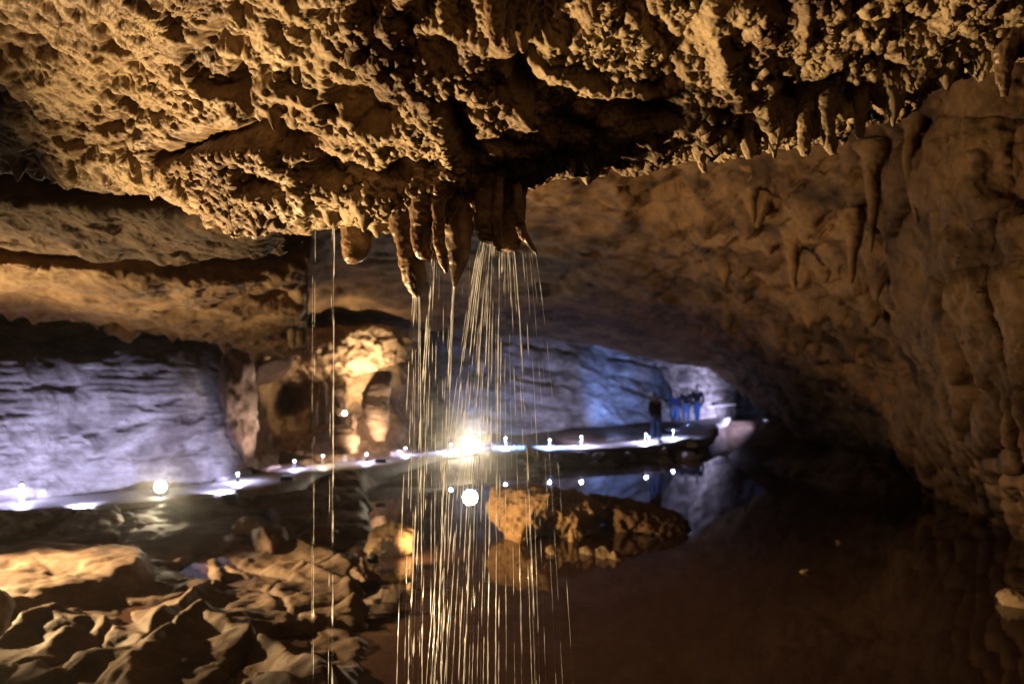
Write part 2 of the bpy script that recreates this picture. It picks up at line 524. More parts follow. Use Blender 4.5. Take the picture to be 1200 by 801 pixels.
# ------------------------------------------------------------------ near ceiling
def build_near_ceiling():
    cols = [-300, -60, 90, 185, 260, 400, 520, 640, 760, 880, 1000, 1100, 1200, 1400]
    lip = [160, 172, 192, 205, 248, 248, 242, 196, 176, 160, 130, 80, 38, -5]
    dl = [5.0, 4.7, 4.5, 4.2, 3.75, 3.5, 3.4, 3.35, 3.3, 3.2, 3.1, 3.0, 2.9, 2.8]
    top = [1.40, 1.40, 1.40, 1.38, 1.35, 1.32, 1.30, 1.30, 1.30, 1.30, 1.30, 1.30, 1.28, 1.28]
    rows = []
    def at(px, py, d):
        return W(px, py, d)
    r = [[], [], [], [], [], [], [], [], []]
    for c, l, d, tz in zip(cols, lip, dl, top):
        py0 = -90; d0 = tz * F / (HY - py0)
        x0 = (c - 600) / F
        r[0].append(np.array([x0 * 2.6, -3.0, CZ + tz + 0.10]))
        r[1].append(np.array([x0 * 2.6, 0.3, CZ + tz + 0.06]))
        r[2].append(at(c, py0, d0))
        for k, f in ((3, 0.42), (4, 0.75)):
            r[k].append(at(c, py0 + (l - py0) * f, d0 + (d - d0) * (f ** 0.9)))
        r[5].append(at(c, l, d))
        L = at(c, l, d)
        r[6].append(L + np.array([x0 * 0.25, 0.28, 0.06]))
        r[7].append(L + np.array([x0 * 0.6, 0.75, 0.55]))
        r[8].append(L + np.array([x0 * 1.6, 2.0, 2.2]))
    us = dense([(0, 1, 50), (1, 12, 1010), (12, 13, 40)])
    vs = dense([(0, 1.5, 12), (1.5, 5.0, 360), (5.0, 6.2, 90), (6.2, 8, 20)])
    P = sheet(np.array(r), us, vs)
    n = normals(P)
    px, py = to_px(P)
    front = np.broadcast_to(sstep(1.2, 2.2, vs)[:, None], px.shape)
    # --- big relief: lumps, pockets and broken steps
    big = fbm(P, 1.5, 4, 1)
    lumps = fbm(P * np.array([1, 1, 1.6]), 3.4, 3, 14)
    pock = sstep(0.10, 0.42, fbm(P * np.array([0.8, 1, 1.5]), 3.0, 3, 40))
    h = 0.07 * big + 0.05 * lumps + 0.038 * fbm(P, 6.5, 4, 16, ridged=True) - 0.09 * pock - 0.05 * sstep(0.1, 0.4, fbm(P, 5.5, 3, 44))
    # left part: long streaked scallops running down to the right
    lm = sstep(360, 200, px + 0.25 * py)
    a = math.radians(35)
    S = np.stack([(px * math.cos(a) + py * math.sin(a)) / 150.0, (-px * math.sin(a) + py * math.cos(a)) / 26.0, np.zeros_like(px)], -1)
    h = h + lm * (0.055 * fbm(S, 1.0, 5, 50, ridged=True))
    # pale flowstone tongues and ridges that stand out smooth
    tong = np.zeros_like(px)
    for pts, wpx, hh in [([(835, 20), (850, 60), (862, 112)], 13, 0.07), ([(588, -20), (590, 40), (600, 95), (612, 130)], 17, 0.08),
                         ([(640, 70), (690, 92), (760, 112), (800, 116)], 10, 0.055), ([(612, 120), (625, 145), (640, 158)], 9, 0.05),
                         ([(320, 95), (370, 112), (415, 132)], 10, 0.06), ([(925, 85), (928, 105)], 9, 0.06), ([(945, 0), (942, 50)], 6, 0.05),
                         ([(810, 130), (806, 142)], 7, 0.05), ([(345, 5), (395, -2)], 12, 0.06), ([(520, 40), (535, 60)], 9, 0.04)]:
        d, tt = seg_dist(px, py, pts)
        k = np.exp(-(d / wpx) ** 2)
        tong = np.maximum(tong, k); h = h + 0.55 * hh * k
    # grooves and dark pockets that the photograph shows
    for pts, wpx, hh in [([(1085, 38), (1030, 70), (965, 108), (930, 118)], 16, 0.15), ([(1200, 22), (1120, 52), (1050, 88), (1000, 120)], 9, 0.09),
                         ([(530, 120), (540, 150), (548, 175)], 15, 0.16), ([(605, 75), (622, 95)], 16, 0.15), ([(280, 80), (290, 108)], 14, 0.14),
                         ([(500, 20), (480, 45), (520, 60)], 18, 0.10), ([(650, 135), (700, 150)], 14, 0.10), ([(195, 180), (240, 165), (330, 150)], 12, 0.16),
                         ([(300, 165), (370, 160)], 14, 0.09), ([(380, 195), (450, 205), (505, 190)], 18, 0.11), ([(650, 175), (700, 172)], 9, 0.07),
                         ([(100, 30), (150, 60), (190, 90)], 7, 0.05), ([(150, 120), (200, 130)], 9, 0.07), ([(0, 105), (40, 125), (55, 150)], 16, 0.08)]:
        d, tt = seg_dist(px + 9 * fbm(P, 6, 2, 61), py + 9 * fbm(P, 6, 2, 62), pts)
        h = h - 0.8 * hh * np.exp(-(d / (0.85 * wpx)) ** 2)
    P = P + n * (h * front)[..., None]
    # the rim breaks into hanging teeth
    n = normals(P)
    # --- popcorn and coralloids
    rm = sstep(230, 380, px + 0.3 * py) * (1 - 0.92 * tong)
    patch = sstep(-0.30, 0.15, fbm(P, 2.2, 3, 90))
    c1, r1 = worley(P + 0.012 * np.stack([fbm(P, 20, 2, 91), fbm(P, 20, 2, 92), 0 * px], -1), 34, 5)
    b1 = np.sqrt(np.clip(1 - (c1 / (0.42 + 0.3 * r1)) ** 2, 0, 1))
    c2, r2 = worley(P, 68, 6)
    b2 = np.sqrt(np.clip(1 - (c2 / 0.62) ** 2, 0, 1))
    right = sstep(640, 820, px)
    pop = (0.013 * b1 * (0.4 + r1) + 0.0055 * b2) * rm * (0.12 + 0.88 * patch)
    P = P + n * (pop * front)[..., None]
    rough = 0.010 * fbm(P, 22, 3, 33, ridged=True) * (1 - tong) + 0.004 * fbm(P, 60, 2, 34)
    P = P + n * (rough * front)[..., None]
    # small drips hanging straight down
    cd, rd = worley(P * np.array([1, 1, 0.55]), 13, 8)
    cl = sstep(0.0, 0.25, fbm(P, 3.0, 2, 95))
    drip = np.clip(1 - cd / 0.42, 0, 1) ** 1.4 * (rd > 0.45) * (0.03 + 0.06 * rd) * rm * (1 - 0.55 * right) * (0.25 + 0.75 * cl)
    # a denser fringe along the rim
    rim = np.exp(-((vs - 5.0) / 0.35) ** 2)[:, None]
    ce, re_ = worley(P * np.array([1, 1, 0.25]), 9, 12)
    fr = np.clip(1 - ce / 0.5, 0, 1) ** 1.3 * (0.03 + 0.11 * re_) * rim
    fr = fr + rim * 0.07 * fbm(P * np.array([1, 1, 0.2]), 5.0, 3, 97)
    P[..., 2] -= (drip + fr) * front
    return link('cave_ceiling', grid_mesh('cave_ceiling', P, M['ceil']), kind='structure', label='low near ceiling crusted with popcorn nodules and drips')
CEIL = build_near_ceiling()

# ------------------------------------------------------------------ left ledges behind the near ceiling
def ledge(name, label, cols, topy, boty, dep, thick, us_n, seed, mat, back=3.0, amp=0.12, strata=14.0):
    """a bedding shelf: underside and front edge seen from below, then turning up and away behind"""
    r = [[] for _ in range(6)]
    for c, ty, by, d in zip(cols, topy, boty, dep):
        x0 = (c - 600) / F
        A = W(c, ty, d - thick)
        B = W(c, by, d)
        r[0].append(A + np.array([x0 * 1.6, 1.6, 0.45]))
        r[1].append(A)
        r[2].append((A + B) / 2 + np.array([0, 0.0, -0.02]))
        r[3].append(B)
        r[4].append(B + np.array([x0 * 0.3, 0.35, 0.12]))
        r[5].append(B + np.array([x0 * back, back, 1.6]))
    us = np.linspace(0, len(cols) - 1, us_n)
    vs = dense([(0, 1, 24), (1, 3, 170), (3, 4.2, 50), (4.2, 5, 8)])
    P = sheet(np.array(r), us, vs)
    n = normals(P)
    px, py = to_px(P)
    h = amp * fbm(P, 0.9, 4, seed) + 0.5 * amp * fbm(P * np.array([0.5, 0.8, 3.0]), 1.6, 4, seed + 3, ridged=True)
    st = P[..., 2] * strata + 1.2 * fbm(P, 0.7, 3, seed + 5)
    h = h + 0.05 * (np.abs((st % 1) - 0.5) * 2 - 0.5) * sstep(-0.2, 0.3, fbm(P, 0.8, 2, seed + 8))
    h = h - 0.20 * sstep(0.18, 0.45, fbm(P * np.array([0.45, 0.8, 2.0]), 1.3, 3, seed + 6))
    P = P + n * h[..., None]
    n = normals(P)
    P = P + n * (0.06 * fbm(P * np.array([0.7, 0.7, 1.5]), 3.2, 5, seed + 9, ridged=True))[..., None]
    cd, rd = worley(P * np.array([1, 1, 0.3]), 4.5, seed + 2)
    rim = np.exp(-((vs - 3.0) / 0.45) ** 2)[:, None]
    P[..., 2] -= np.clip(1 - cd / 0.5, 0, 1) ** 1.3 * (0.05 + 0.16 * rd) * rim
    return link(name, grid_mesh(name, P, mat), kind='structure', label=label)

ledge('ceiling_shelf', 'lit upper rock shelf at the left with small drips along its rim',
      [-300, -60, 60, 160, 260, 330], [222, 225, 236, 243, 246, 240], [268, 276, 282, 288, 286, 272], [7.2, 7.0, 6.8, 6.6, 6.3, 6.2], 1.1, 480, 100, M['ledge'])
ledge('lower_ceiling_shelf', 'long bedded lower rock shelf overhanging the blue wall',
      [-320, -60, 60, 160, 260, 330, 356], [296, 304, 311, 318, 318, 310, 300], [345, 352, 366, 382, 398, 412, 404], [10.6, 10.6, 11.0, 11.6, 12.4, 13.0, 13.2], 2.6, 480, 130, M['ledge'], amp=0.16, strata=9.0)

# ------------------------------------------------------------------ left wall, lit blue
def build_left_wall():
    cols = [(-330, 11.6), (-60, 13.1), (60, 14.2), (160, 15.3), (236, 16.2), (262, 16.3), (290, 17.4), (296, 19.5)]
    rowspy = [300, 352, 395, 430, 500, 560, 612]
    doff = [1.6, 1.6, 1.3, 0.45, 0.25, 0.1, -0.2]
    r = [[W(c, p, d + o) for c, d in cols] for p, o in zip(rowspy, doff)]
    us = dense([(0, 1, 40), (1, 4, 300), (4, 6, 90), (6, 7, 20)]); vs = np.linspace(0, 6, 260)
    P = sheet(np.array(r), us, vs)
    n = normals(P)
    h = 0.34 * fbm(P * np.array([1, 1, 0.7]), 0.5, 4, 201)
    st = P[..., 2] * 7.5 + 0.16 * P[..., 0] + 1.0 * fbm(P, 0.45, 3, 205)
    band = vnoise(np.stack([np.floor(st) * 3.7, np.floor(st) * 1.3, 0 * st], -1), 3)
    fr = st % 1
    bed = np.minimum(fr, 1 - fr)
    up = sstep(0.9, 2.4, P[..., 2])
    brk = sstep(-0.25, 0.25, fbm(P, 0.7, 3, 206))
    h = h - (0.07 * np.exp(-(bed / 0.16) ** 2) * (0.12 + 0.88 * up) * brk) + 0.08 * band * (0.1 + 0.9 * up) * brk
    h = h + 0.09 * fbm(P * np.array([1, 1, 1.5]), 1.1, 5, 209) + 0.05 * fbm(P, 2.6, 4, 210, ridged=True)
    h = h - 0.10 * sstep(0.2, 0.45, fbm(P * np.array([0.7, 0.7, 2.2]), 1.7, 3, 211))
    P = P + n * h[..., None]
    link('wall_left', grid_mesh('wall_left', P, M['grey']), kind='structure', label='grey layered rock wall lit blue behind the path')
build_left_wall()

# ------------------------------------------------------------------ far ceiling and far walls
def build_far_ceiling():
    cols = [330, 420, 520, 620, 720, 800, 845, 880, 940, 1010, 1080, 1160]
    rows_py = [
        [60, 60, 60, 60, 60, 60, 50, 40, 30, 20, 20, 20],
        [200, 200, 195, 190, 180, 170, 160, 155, 140, 130, 120, 110],
        [270, 270, 268, 262, 255, 250, 245, 245, 240, 235, 230, 225],
        [320, 322, 325, 325, 325, 325, 322, 322, 318, 312, 320, 320],
        [372, 375, 380, 388, 402, 416, 420, 434, 462, 470, 470, 470],
        [360, 366, 372, 382, 398, 416, 432, 456, 505, 520, 525, 530],
        [300, 310, 320, 330, 350, 380, 420, 440, 490, 510, 520, 540],
    ]
    dd = [
        [9, 9, 9.5, 10, 10, 10, 10, 10, 9.5, 9, 8.5, 8],
        [11, 11.5, 12, 12, 12, 12, 11.5, 11, 10.5, 9.8, 9.0, 8.3],
        [14, 15, 15, 15, 15, 14.5, 13.5, 13, 12, 11, 10, 9.2],
        [18, 19, 19.5, 19.5, 19, 18.5, 17, 16, 14.5, 12.6, 11.2, 10],
        [22, 23, 24, 24.5, 25, 25.5, 25.5, 24.5, 22, 19, 16, 13],
        [23, 24, 25.5, 26, 26.5, 27, 27, 26, 24, 21, 17, 14],
        [26, 27, 29, 30, 31, 32, 31, 30, 28, 26, 22, 18],
    ]
    r = [[W(c, p, d) for c, p, d in zip(cols, py, dr)] for py, dr in zip(rows_py, dd)]
    us = np.linspace(0, len(cols) - 1, 520); vs = dense([(0, 1, 30), (1, 4, 260), (4, 5, 40), (5, 6, 20)])
    P = sheet(np.array(r), us, vs)
    n = normals(P)
    px, py = to_px(P)
    rgt = sstep(720, 900, px)
    st = P[..., 2] * 3.6 + 1.3 * fbm(P, 0.3, 4, 300)
    h = 0.38 * fbm(P, 0.32, 4, 301) + 0.20 * fbm(P * np.array([0.5, 0.5, 2.2]), 0.8, 4, 303, ridged=True)
    h = h + (1 - 0.35 * rgt) * 0.36 * sstep(-0.3, 0.2, fbm(P, 0.25, 2, 313)) * vnoise(np.stack([np.floor(st) * 2.9, np.floor(st) * 1.7, 0 * st], -1), 8)
    # vertical curtains and hollows on the right
    h = h + rgt * 0.16 * fbm(P * np.array([1.6, 1.6, 0.45]), 0.7, 4, 305, ridged=True) * sstep(700, 1000, px)
    h = h - 0.30 * sstep(0.15, 0.45, fbm(P * np.array([1, 1, 0.7]), 0.55, 3, 307))
    edge = np.exp(-((vs - 4.4) / 0.7) ** 2)[:, None]
    P = P + n * (h * (1 - 0.5 * edge * (1 - sstep(860, 960, px))))[..., None]
    n = normals(P)
    P = P + n * (0.11 * fbm(P * np.array([0.7, 0.7, 1.8]), 1.8, 5, 309, ridged=True) * (1 - 0.3 * edge))[..., None]
    # stubby stalactites growing out of the shelf on the right
    cd, rd = worley(P * np.array([1, 1, 0.25]), 1.7, 311)
    P[..., 2] -= np.clip(1 - cd / 0.45, 0, 1) ** 1.2 * (0.15 + 0.5 * rd) * rgt * sstep(0.9, 1.6, vs)[:, None] * sstep(4.0, 3.2, vs)[:, None]
    link('far_ceiling', grid_mesh('far_ceiling', P, M['far']), kind='structure', label='brown sloping ceiling of the far chamber')
build_far_ceiling()

def build_right_wall():
    cols = [985, 1035, 1066, 1105, 1150, 1200, 1290, 1420]
    rows_py = [60, 180, 270, 340, 400, 455, 510, 580, 680, 860]
    D = [
        [12.5, 10.5, 9.4, 8.6, 8.0, 7.6, 7.0, 6.5],
        [12.5, 10.5, 9.2, 8.3, 7.7, 7.3, 6.8, 6.3],
        [14.0, 11.5, 9.4, 8.3, 7.6, 7.1, 6.6, 6.2],
        [15.5, 12.0, 9.4, 8.1, 7.4, 6.9, 6.4, 6.0],
        [16.0, 12.0, 9.2, 8.0, 7.3, 6.8, 6.3, 5.9],
        [16.5, 12.6, 9.6, 8.1, 7.4, 7.0, 6.5, 6.0],
        [17.0, 13.0, 10.6, 8.5, 7.7, 7.3, 6.7, 6.2],
        [17.5, 14.5, 12.0, 9.6, 8.4, 7.8, 7.0, 6.4],
        [17.0, 15.0, 13.0, 11.0, 9.6, 8.6, 7.4, 6.6],
        [15.0, 14.0, 12.5, 11.0, 9.8, 8.8, 7.6, 6.8],
    ]
    sh = [0, 0, 0, 15, 40, 60, 70, 110, 190, 260]
    r = [[W(c + o, p, d) for c, d in zip(cols, dr)] for p, dr, o in zip(rows_py, D, sh)]
    us = np.linspace(0, len(cols) - 1, 300); vs = np.linspace(0, len(rows_py) - 1, 460)
    P = sheet(np.array(r), us, vs)
    n = normals(P)
    px, py = to_px(P)
    dr = sstep(445, 475, py) * sstep(640, 560, py)
    h = (0.22 * fbm(P, 0.8, 4, 401) + 0.14 * fbm(P, 1.8, 3, 403)) * (1 - 0.6 * dr)
    c, rid = worley(P, 1.25, 405)
    h = h + 0.22 * np.sqrt(np.clip(1 - (c / 0.75) ** 2, 0, 1)) * (1 - dr) * (0.3 + rid)
    # draped flowstone: vertical ribs
    ph = px / 23.0 + 1.3 * fbm(P * np.array([1, 1, 0.3]), 1.2, 2, 409)
    h = h + dr * 0.20 * (np.abs(np.sin(ph * math.pi)) ** 0.7)
    h = h - 0.20 * sstep(0.15, 0.4, fbm(P * np.array([1.2, 1.2, 0.7]), 1.0, 3, 411)) * (1 - dr)
    P = P + n * h[..., None]
    n = normals(P)
    P = P + n * (0.06 * fbm(P, 3, 5, 413, ridged=True))[..., None]
    link('wall_right', grid_mesh('wall_right', P, M['far']), kind='structure', label='bulging brown right wall with draped flowstone ribs')
build_right_wall()

def build_far_wall():
    cols = [(395, 24.5), (470, 25.5), (560, 27.5), (640, 29.5), (720, 32.0), (800, 36.5), (850, 41.0), (900, 44.0), (960, 46.0), (1060, 47.0)]
    rows_py = [330, 375, 400, 430, 465, 500, 522, 545]
    off = [2.5, 1.6, 0.9, 0.2, -0.6, -1.2, -1.5, -1.7]
    r = [[W(c, p, d + o) for c, d in cols] for p, o in zip(rows_py, off)]
    us = np.linspace(0, len(cols) - 1, 330); vs = np.linspace(0, len(rows_py) - 1, 190)
    P = sheet(np.array(r), us, vs)
    n = normals(P)
    px, py = to_px(P)
    # beds dip down to the right
    st = P[..., 2] * 1.5 + 0.16 * P[..., 0] + 0.7 * fbm(P, 0.22, 3, 500)
    band = vnoise(np.stack([np.floor(st) * 3.1, np.floor(st) * 2.3, 0 * st], -1), 5)
    fr = st % 1
    brk = sstep(-0.2, 0.25, fbm(P, 0.3, 3, 505))
    h = 0.26 * band * brk - 0.10 * brk * np.exp(-(np.minimum(fr, 1 - fr) / 0.16) ** 2) + 0.35 * fbm(P, 0.3, 4, 502)
    h = h + 0.14 * fbm(P * np.array([1, 1, 1.6]), 0.9, 5, 503, ridged=True)
    P = P + n * h[..., None]
    link('far_wall', grid_mesh('far_wall', P, M['grey']), kind='structure', label='distant grey bedded wall lit blue beyond the path')
build_far_wall()

def build_nook():
    cols = [270, 300, 322, 345, 372, 400, 430, 462, 490]
    rows_py = [350, 400, 436, 450, 480, 505, 530, 556]
    D = [
        [19.5, 20.5, 22, 23, 23.5, 23.5, 23.5, 24, 24.5],
        [18.6, 19.8, 21.5, 22, 22.3, 22.6, 22.8, 23.4, 24.5],
        [18.2, 19.6, 22.0, 22.8, 22.6, 22.0, 22.2, 22.8, 24.2],
        [18.0, 19.8, 24.0, 25.0, 24.0, 22.0, 22.0, 22.6, 24.0],
        [17.8, 19.8, 24.5, 25.5, 23.0, 21.6, 21.8, 22.4, 23.6],
        [17.6, 19.2, 22.0, 22.0, 21.2, 21.2, 21.4, 22.0, 23.2],
        [17.2, 18.6, 19.8, 20.3, 20.4, 20.6, 21.0, 21.6, 22.8],
        [16.6, 17.8, 18.8, 19.4, 19.6, 20.0, 20.4, 21.2, 22.4],
    ]
    r = [[W(c, p, d) for c, d in zip(cols, dr)] for p, dr in zip(rows_py, D)]
    P = sheet(np.array(r), np.linspace(0, 8, 240), np.linspace(0, 7, 230))
    n = normals(P)
    h = 0.42 * fbm(P, 0.8, 5, 601) + 0.14 * fbm(P * np.array([1, 1, 0.5]), 2.2, 4, 603, ridged=True)
    P = P + n * h[..., None]
    link('alcove_wall', grid_mesh('alcove_wall', P, M['pink']), kind='structure', label='tan alcove wall with a dark square hollow behind the stalagmites')
build_nook()

# ------------------------------------------------------------------ boulders and other loose rocks
def rock_mesh(name, size, seed, mat, sub=5, rough=0.22, cuts=7, drop=0.0):
    bm = bmesh.new()
    bmesh.ops.create_icosphere(bm, subdivisions=sub, radius=1.0)
    me = bpy.data.meshes.new(name)
    bm.to_mesh(me); bm.free()
    n = len(me.vertices)
    co = np.zeros(n * 3, np.float32); me.vertices.foreach_get('co', co)
    P = co.reshape(-1, 3).astype(float)
    rg = np.random.default_rng(seed)
    for _ in range(cuts):
        d = rg.normal(size=3); d /= np.linalg.norm(d); lim = rg.uniform(0.55, 0.88)
        k = P @ d
        P = P - np.outer(np.maximum(k - lim, 0) * 0.92, d)
    sz = np.asarray(size, float)
    Q = P * sz
    nn = P / (np.linalg.norm(P, axis=1, keepdims=True) + 1e-9)
    s = sz.mean()
    off = seed * 3.17
    h = rough * s * (0.6 * fbm(Q + off, 0.9 / s, 4, seed) + 0.35 * fbm(Q + off, 3.0 / s, 4, seed + 1, ridged=True))
    h = h + rough * s * 0.10 * fbm(Q + off, 11.0 / s, 3, seed + 2)
    Q = Q + nn * h[:, None]
    if drop:
        Q[:, 2] -= drop
    me.vertices.foreach_set('co', Q.reshape(-1).astype(np.float32))
    me.polygons.foreach_set('use_smooth', [True] * len(me.polygons))
    me.materials.append(mat)
    me.update()
    return me

def rock(name, label, cat, px, py, d, size, seed, mat, rot=(0, 0, 0), sub=5, rough=0.22, group=None, cuts=7, seat=0.25):
    """px, py: where the rock's foot shows; it sits on the floor there, sunk a little"""
    if d is None:
        d = (CZ - WATER_Z) * F / (py - HY)
    x = (px - 600) / F * d
    z = max(float(floor_z(np.array([x]), np.array([d]))[0]), WATER_Z - 0.25 * size[2])
    o = link(name, rock_mesh(name, size, seed, mat, sub, rough, cuts))
    o.location = (x, d, z + size[2] * (1 - 2 * seat) * 0.8)
    o.rotation_euler = [math.radians(a) for a in rot]
    return tag(o, label, cat, group)

rock('boulder', 'large tan boulder lit orange on its left, standing in the pool', 'boulder', 612, 634, 12.8, (0.64, 0.55, 0.60), 4, M['boulder'], (0, 8, 20), rough=0.55, seat=-0.05, cuts=14, sub=6)
rock('boulder', 'overhanging dark-sided rock joined to the right of the orange boulder', 'boulder', 664, 628, 13.1, (0.66, 0.5, 0.50), 6, M['boulder'], (0, 14, -8), rough=0.55, seat=-0.05, cuts=14, sub=6)
rock('boulder', 'long dark brown slab rock sloping down right into the pool', 'boulder', 742, 636, 13.4, (1.0, 0.5, 0.26), 9, M['darkboulder'], (0, 12, -8), rough=0.5, seat=-0.05, cuts=14, sub=6)
rock('boulder', 'blurred tan boulder cut off by the left edge of the picture', 'boulder', -26, 668, 6.4, (0.26, 0.3, 0.30), 21, M['boulder'], (0, 0, 0), rough=0.2, seat=-0.6)
rock('boulder', 'small bright orange rock left of the falling water, lit at close range', 'boulder', 458, 662, 11.6, (0.42, 0.28, 0.30), 27, M['boulder'], (0, 0, 30), rough=0.4, seat=0.1)
rock('boulder', 'dark angular rock in front of the small bright orange rock', 'boulder', 426, 688, 9.9, (0.20, 0.16, 0.13), 29, M['darkboulder'], (0, 10, 0), rough=0.35, seat=0.0)
for k, (px, py, s, lab) in enumerate([
        (690, 648, 0.13, 'pale stone at the left of the rubble under the dark slab'),
        (707, 652, 0.15, 'knobbly pale stone in the middle of the rubble under the dark slab'),
        (724, 654, 0.14, 'pale stone at the right end of the rubble under the dark slab'),
        (648, 648, 0.10, 'small pale stone just left of the tiny stalagmite'),
        (942, 670, 0.055, 'tiny orange-lit stone alone on the dark floor'),
        (984, 636, 0.05, 'tiny dim stone beyond the orange-lit stone on the dark floor'),
        (482, 690, 0.10, 'flat stone among the water streams left of the orange boulder'),
        (1192, 708, 0.22, 'pale rock tip at the right edge of the dark floor'),
        (318, 648, 0.30, 'rounded dark rock beyond the ridged hollow at left'),
        (372, 640, 0.26, 'dark rock left of the bright orange rock near the thin stream'),
        (290, 632, 0.22, 'tan rock on the lit floor patch beneath the path'),
        ]):
    rock('stone', lab, 'stone', px, py, None, (s * (1.1 + 0.5 * math.sin(5 * k)), s * 0.9, s * (0.6 + 0.15 * math.cos(7 * k))), 40 + k, M['boulder'] if k not in (8, 9) else M['darkboulder'], (20 * math.sin(k), 25 * math.cos(3 * k), 37 * k), sub=4, rough=0.6, cuts=12, group='loose stones on the pit floor', seat=0.2)

# stones along the pit side of the path, catching the path lights
def edge_stones():
    rg = random.Random(5)
    protos = [rock_mesh('edge_stone', (1, 0.8, 0.62), 70 + i, M['grey'], 4, 0.42, 10) for i in range(5)]
    ords = ['first', 'second', 'third', 'fourth', 'fifth', 'sixth', 'seventh', 'eighth', 'ninth', 'tenth']
    cols = 600 + PC[:, 0] / PC[:, 1] * F
    n = 0
    for where, grp, pxs in [('below the left end of the path', 'stones heaped below the left end of the path', (6, 25, 39, 62, 84, 100, 127)),
                            ('beside the glaring floodlight', 'stones under the path by the glaring floodlight', (590, 606, 618, 640)),
                            ('under the far path midway', 'stones under the path midway to the nearest walker', (668, 680, 690, 708)),
                            ('below the feet of the nearest walker', 'stones below the nearest walker', (738, 752, 763, 779))]:
        for row, rname in ((0, 'upper'), (1, 'lower')):
            for j, px in enumerate(pxs):
                if row == 1 and j == len(pxs) - 1:
                    continue
                i = int(np.argmin(np.abs(cols - px - rg.uniform(-5, 5))))
                off = -(0.90 + 0.55 * row + rg.random() * 0.3)
                x = PC[i, 0] + PN[i, 0] * off; y = PC[i, 1] + PN[i, 1] * off
                sz = (0.10 + 0.22 * rg.random() ** 1.5) * (1.0 if px < 300 else 1.25)
                o = link('edge_stone', protos[n % 5])
                o.location = (x, y, max(fz(x, y), WATER_Z) + 0.10 * sz); o.scale = (sz * rg.uniform(0.8, 1.5), sz, sz * rg.uniform(0.6, 1.0))
                o.rotation_euler = (rg.uniform(-.4, .4), rg.uniform(-.4, .4), rg.uniform(0, 6))
                tag(o, '%s grey stone from left in the %s row %s' % (ords[j], rname, where), 'stone', grp)
                n += 1
edge_stones()

# ------------------------------------------------------------------ dripstone: stalactites and stalagmites
def drip_mesh(name, pts, radii, mat, flat=1.0, seed=0, sides=28, knob=0.22, rib=0.10, seg=70, flat_ang=0.0, grain=0.0):
    pts = np.asarray(pts, float); radii = np.asarray(radii, float)
    u = np.linspace(0, len(pts) - 1, seg)
    c = crspline(pts, u); r = np.maximum(crspline(radii[:, None], u)[:, 0], 0.0015)
    th = np.linspace(0, 2 * math.pi, sides, endpoint=False)
    ca, sa = math.cos(flat_ang), math.sin(flat_ang)
    ex = np.cos(th)[None, :] * r[:, None]; ey = np.sin(th)[None, :] * r[:, None] * flat
    P = np.zeros((seg, sides, 3))
    P[..., 0] = c[:, None, 0] + ex * ca - ey * sa; P[..., 1] = c[:, None, 1] + ex * sa + ey * ca; P[..., 2] = c[:, None, 2]
    R = radii.max()
    wob = np.stack([fbm(c * np.array([0, 0, 1.0]) + seed, 1.1 / R * 0.5, 2, seed + 20), fbm(c * np.array([0, 0, 1.0]) + seed, 1.1 / R * 0.5, 2, seed + 21), 0 * u], -1)
    P = P + (wob * np.minimum(r, R * 0.6)[:, None] * 0.55)[:, None, :]
    c = c + wob * np.minimum(r, R * 0.6)[:, None] * 0.55
    out = P - c[:, None, :]
    ln = np.linalg.norm(out, axis=-1, keepdims=True) + 1e-9
    out = out / ln
    fq = 0.55 / R
    h = 1.5 * knob * fbm(P + seed, fq, 3, seed) + rib * fbm((P + seed) * np.array([1, 1, 0.3]), fq * 2.6, 3, seed + 4, ridged=True) + 0.16 * fbm(P + seed, fq * 5, 3, seed + 7, ridged=True)
    P = P + out * (h * np.minimum(r, R)[:, None] * 1.1)[..., None]
    if grain:
        cw, _ = worley((P + seed) * np.array([1, 1, 0.5]), 1 / grain, seed)
        P = P + out * (0.28 * grain * np.sqrt(np.clip(1 - (cw / 0.7) ** 2, 0, 1)) * np.minimum(1, r / (0.6 * grain))[:, None])[..., None]
    vs = list(P.reshape(-1, 3)); fs = []
    for i in range(seg - 1):
        for k in range(sides):
            k2 = (k + 1) % sides
            fs.append((i * sides + k, i * sides + k2, (i + 1) * sides + k2, (i + 1) * sides + k))
    fs.append(tuple(range(sides))); fs.append(tuple((seg - 1) * sides + k for k in range(sides)))
    me = bpy.data.meshes.new(name)
    me.from_pydata([tuple(v) for v in vs], [], fs)
    me.polygons.foreach_set('use_smooth', [True] * len(me.polygons))
    me.materials.append(mat)
    return me

def drip(name, label, cat, d, pix, mat='drip', flat=0.85, seed=0, group=None, parent=None, knob=0.22, sides=28, seg=70, dd=0.0, flare=1.6):
    """pix: (px, py, half width px) from the top down"""
    pts = [W(px, py, d + dd * i) for i, (px, py, w) in enumerate(pix)]
    rr = [w / F * d for _, _, w in pix]
    if flare:
        k = rr[0] * flare
        pts = [pts[0] + np.array([0, 0, 2.6 * k]), pts[0] + np.array([0, 0, 1.2 * k])] + pts
        rr = [rr[0] * 2.0, rr[0] * 1.35] + rr
    base = pts[0]
    near = d < 5
    me = drip_mesh(name, [p - base for p in pts], rr, M[mat], flat, seed, 44 if near else sides, knob, seg=130 if near else seg, grain=0.014 if near else 0)
    o = link(name, me)
    o.location = base
    if label:
        tag(o, label, cat, group)
    if parent is not None:
        o.parent = parent
    return o

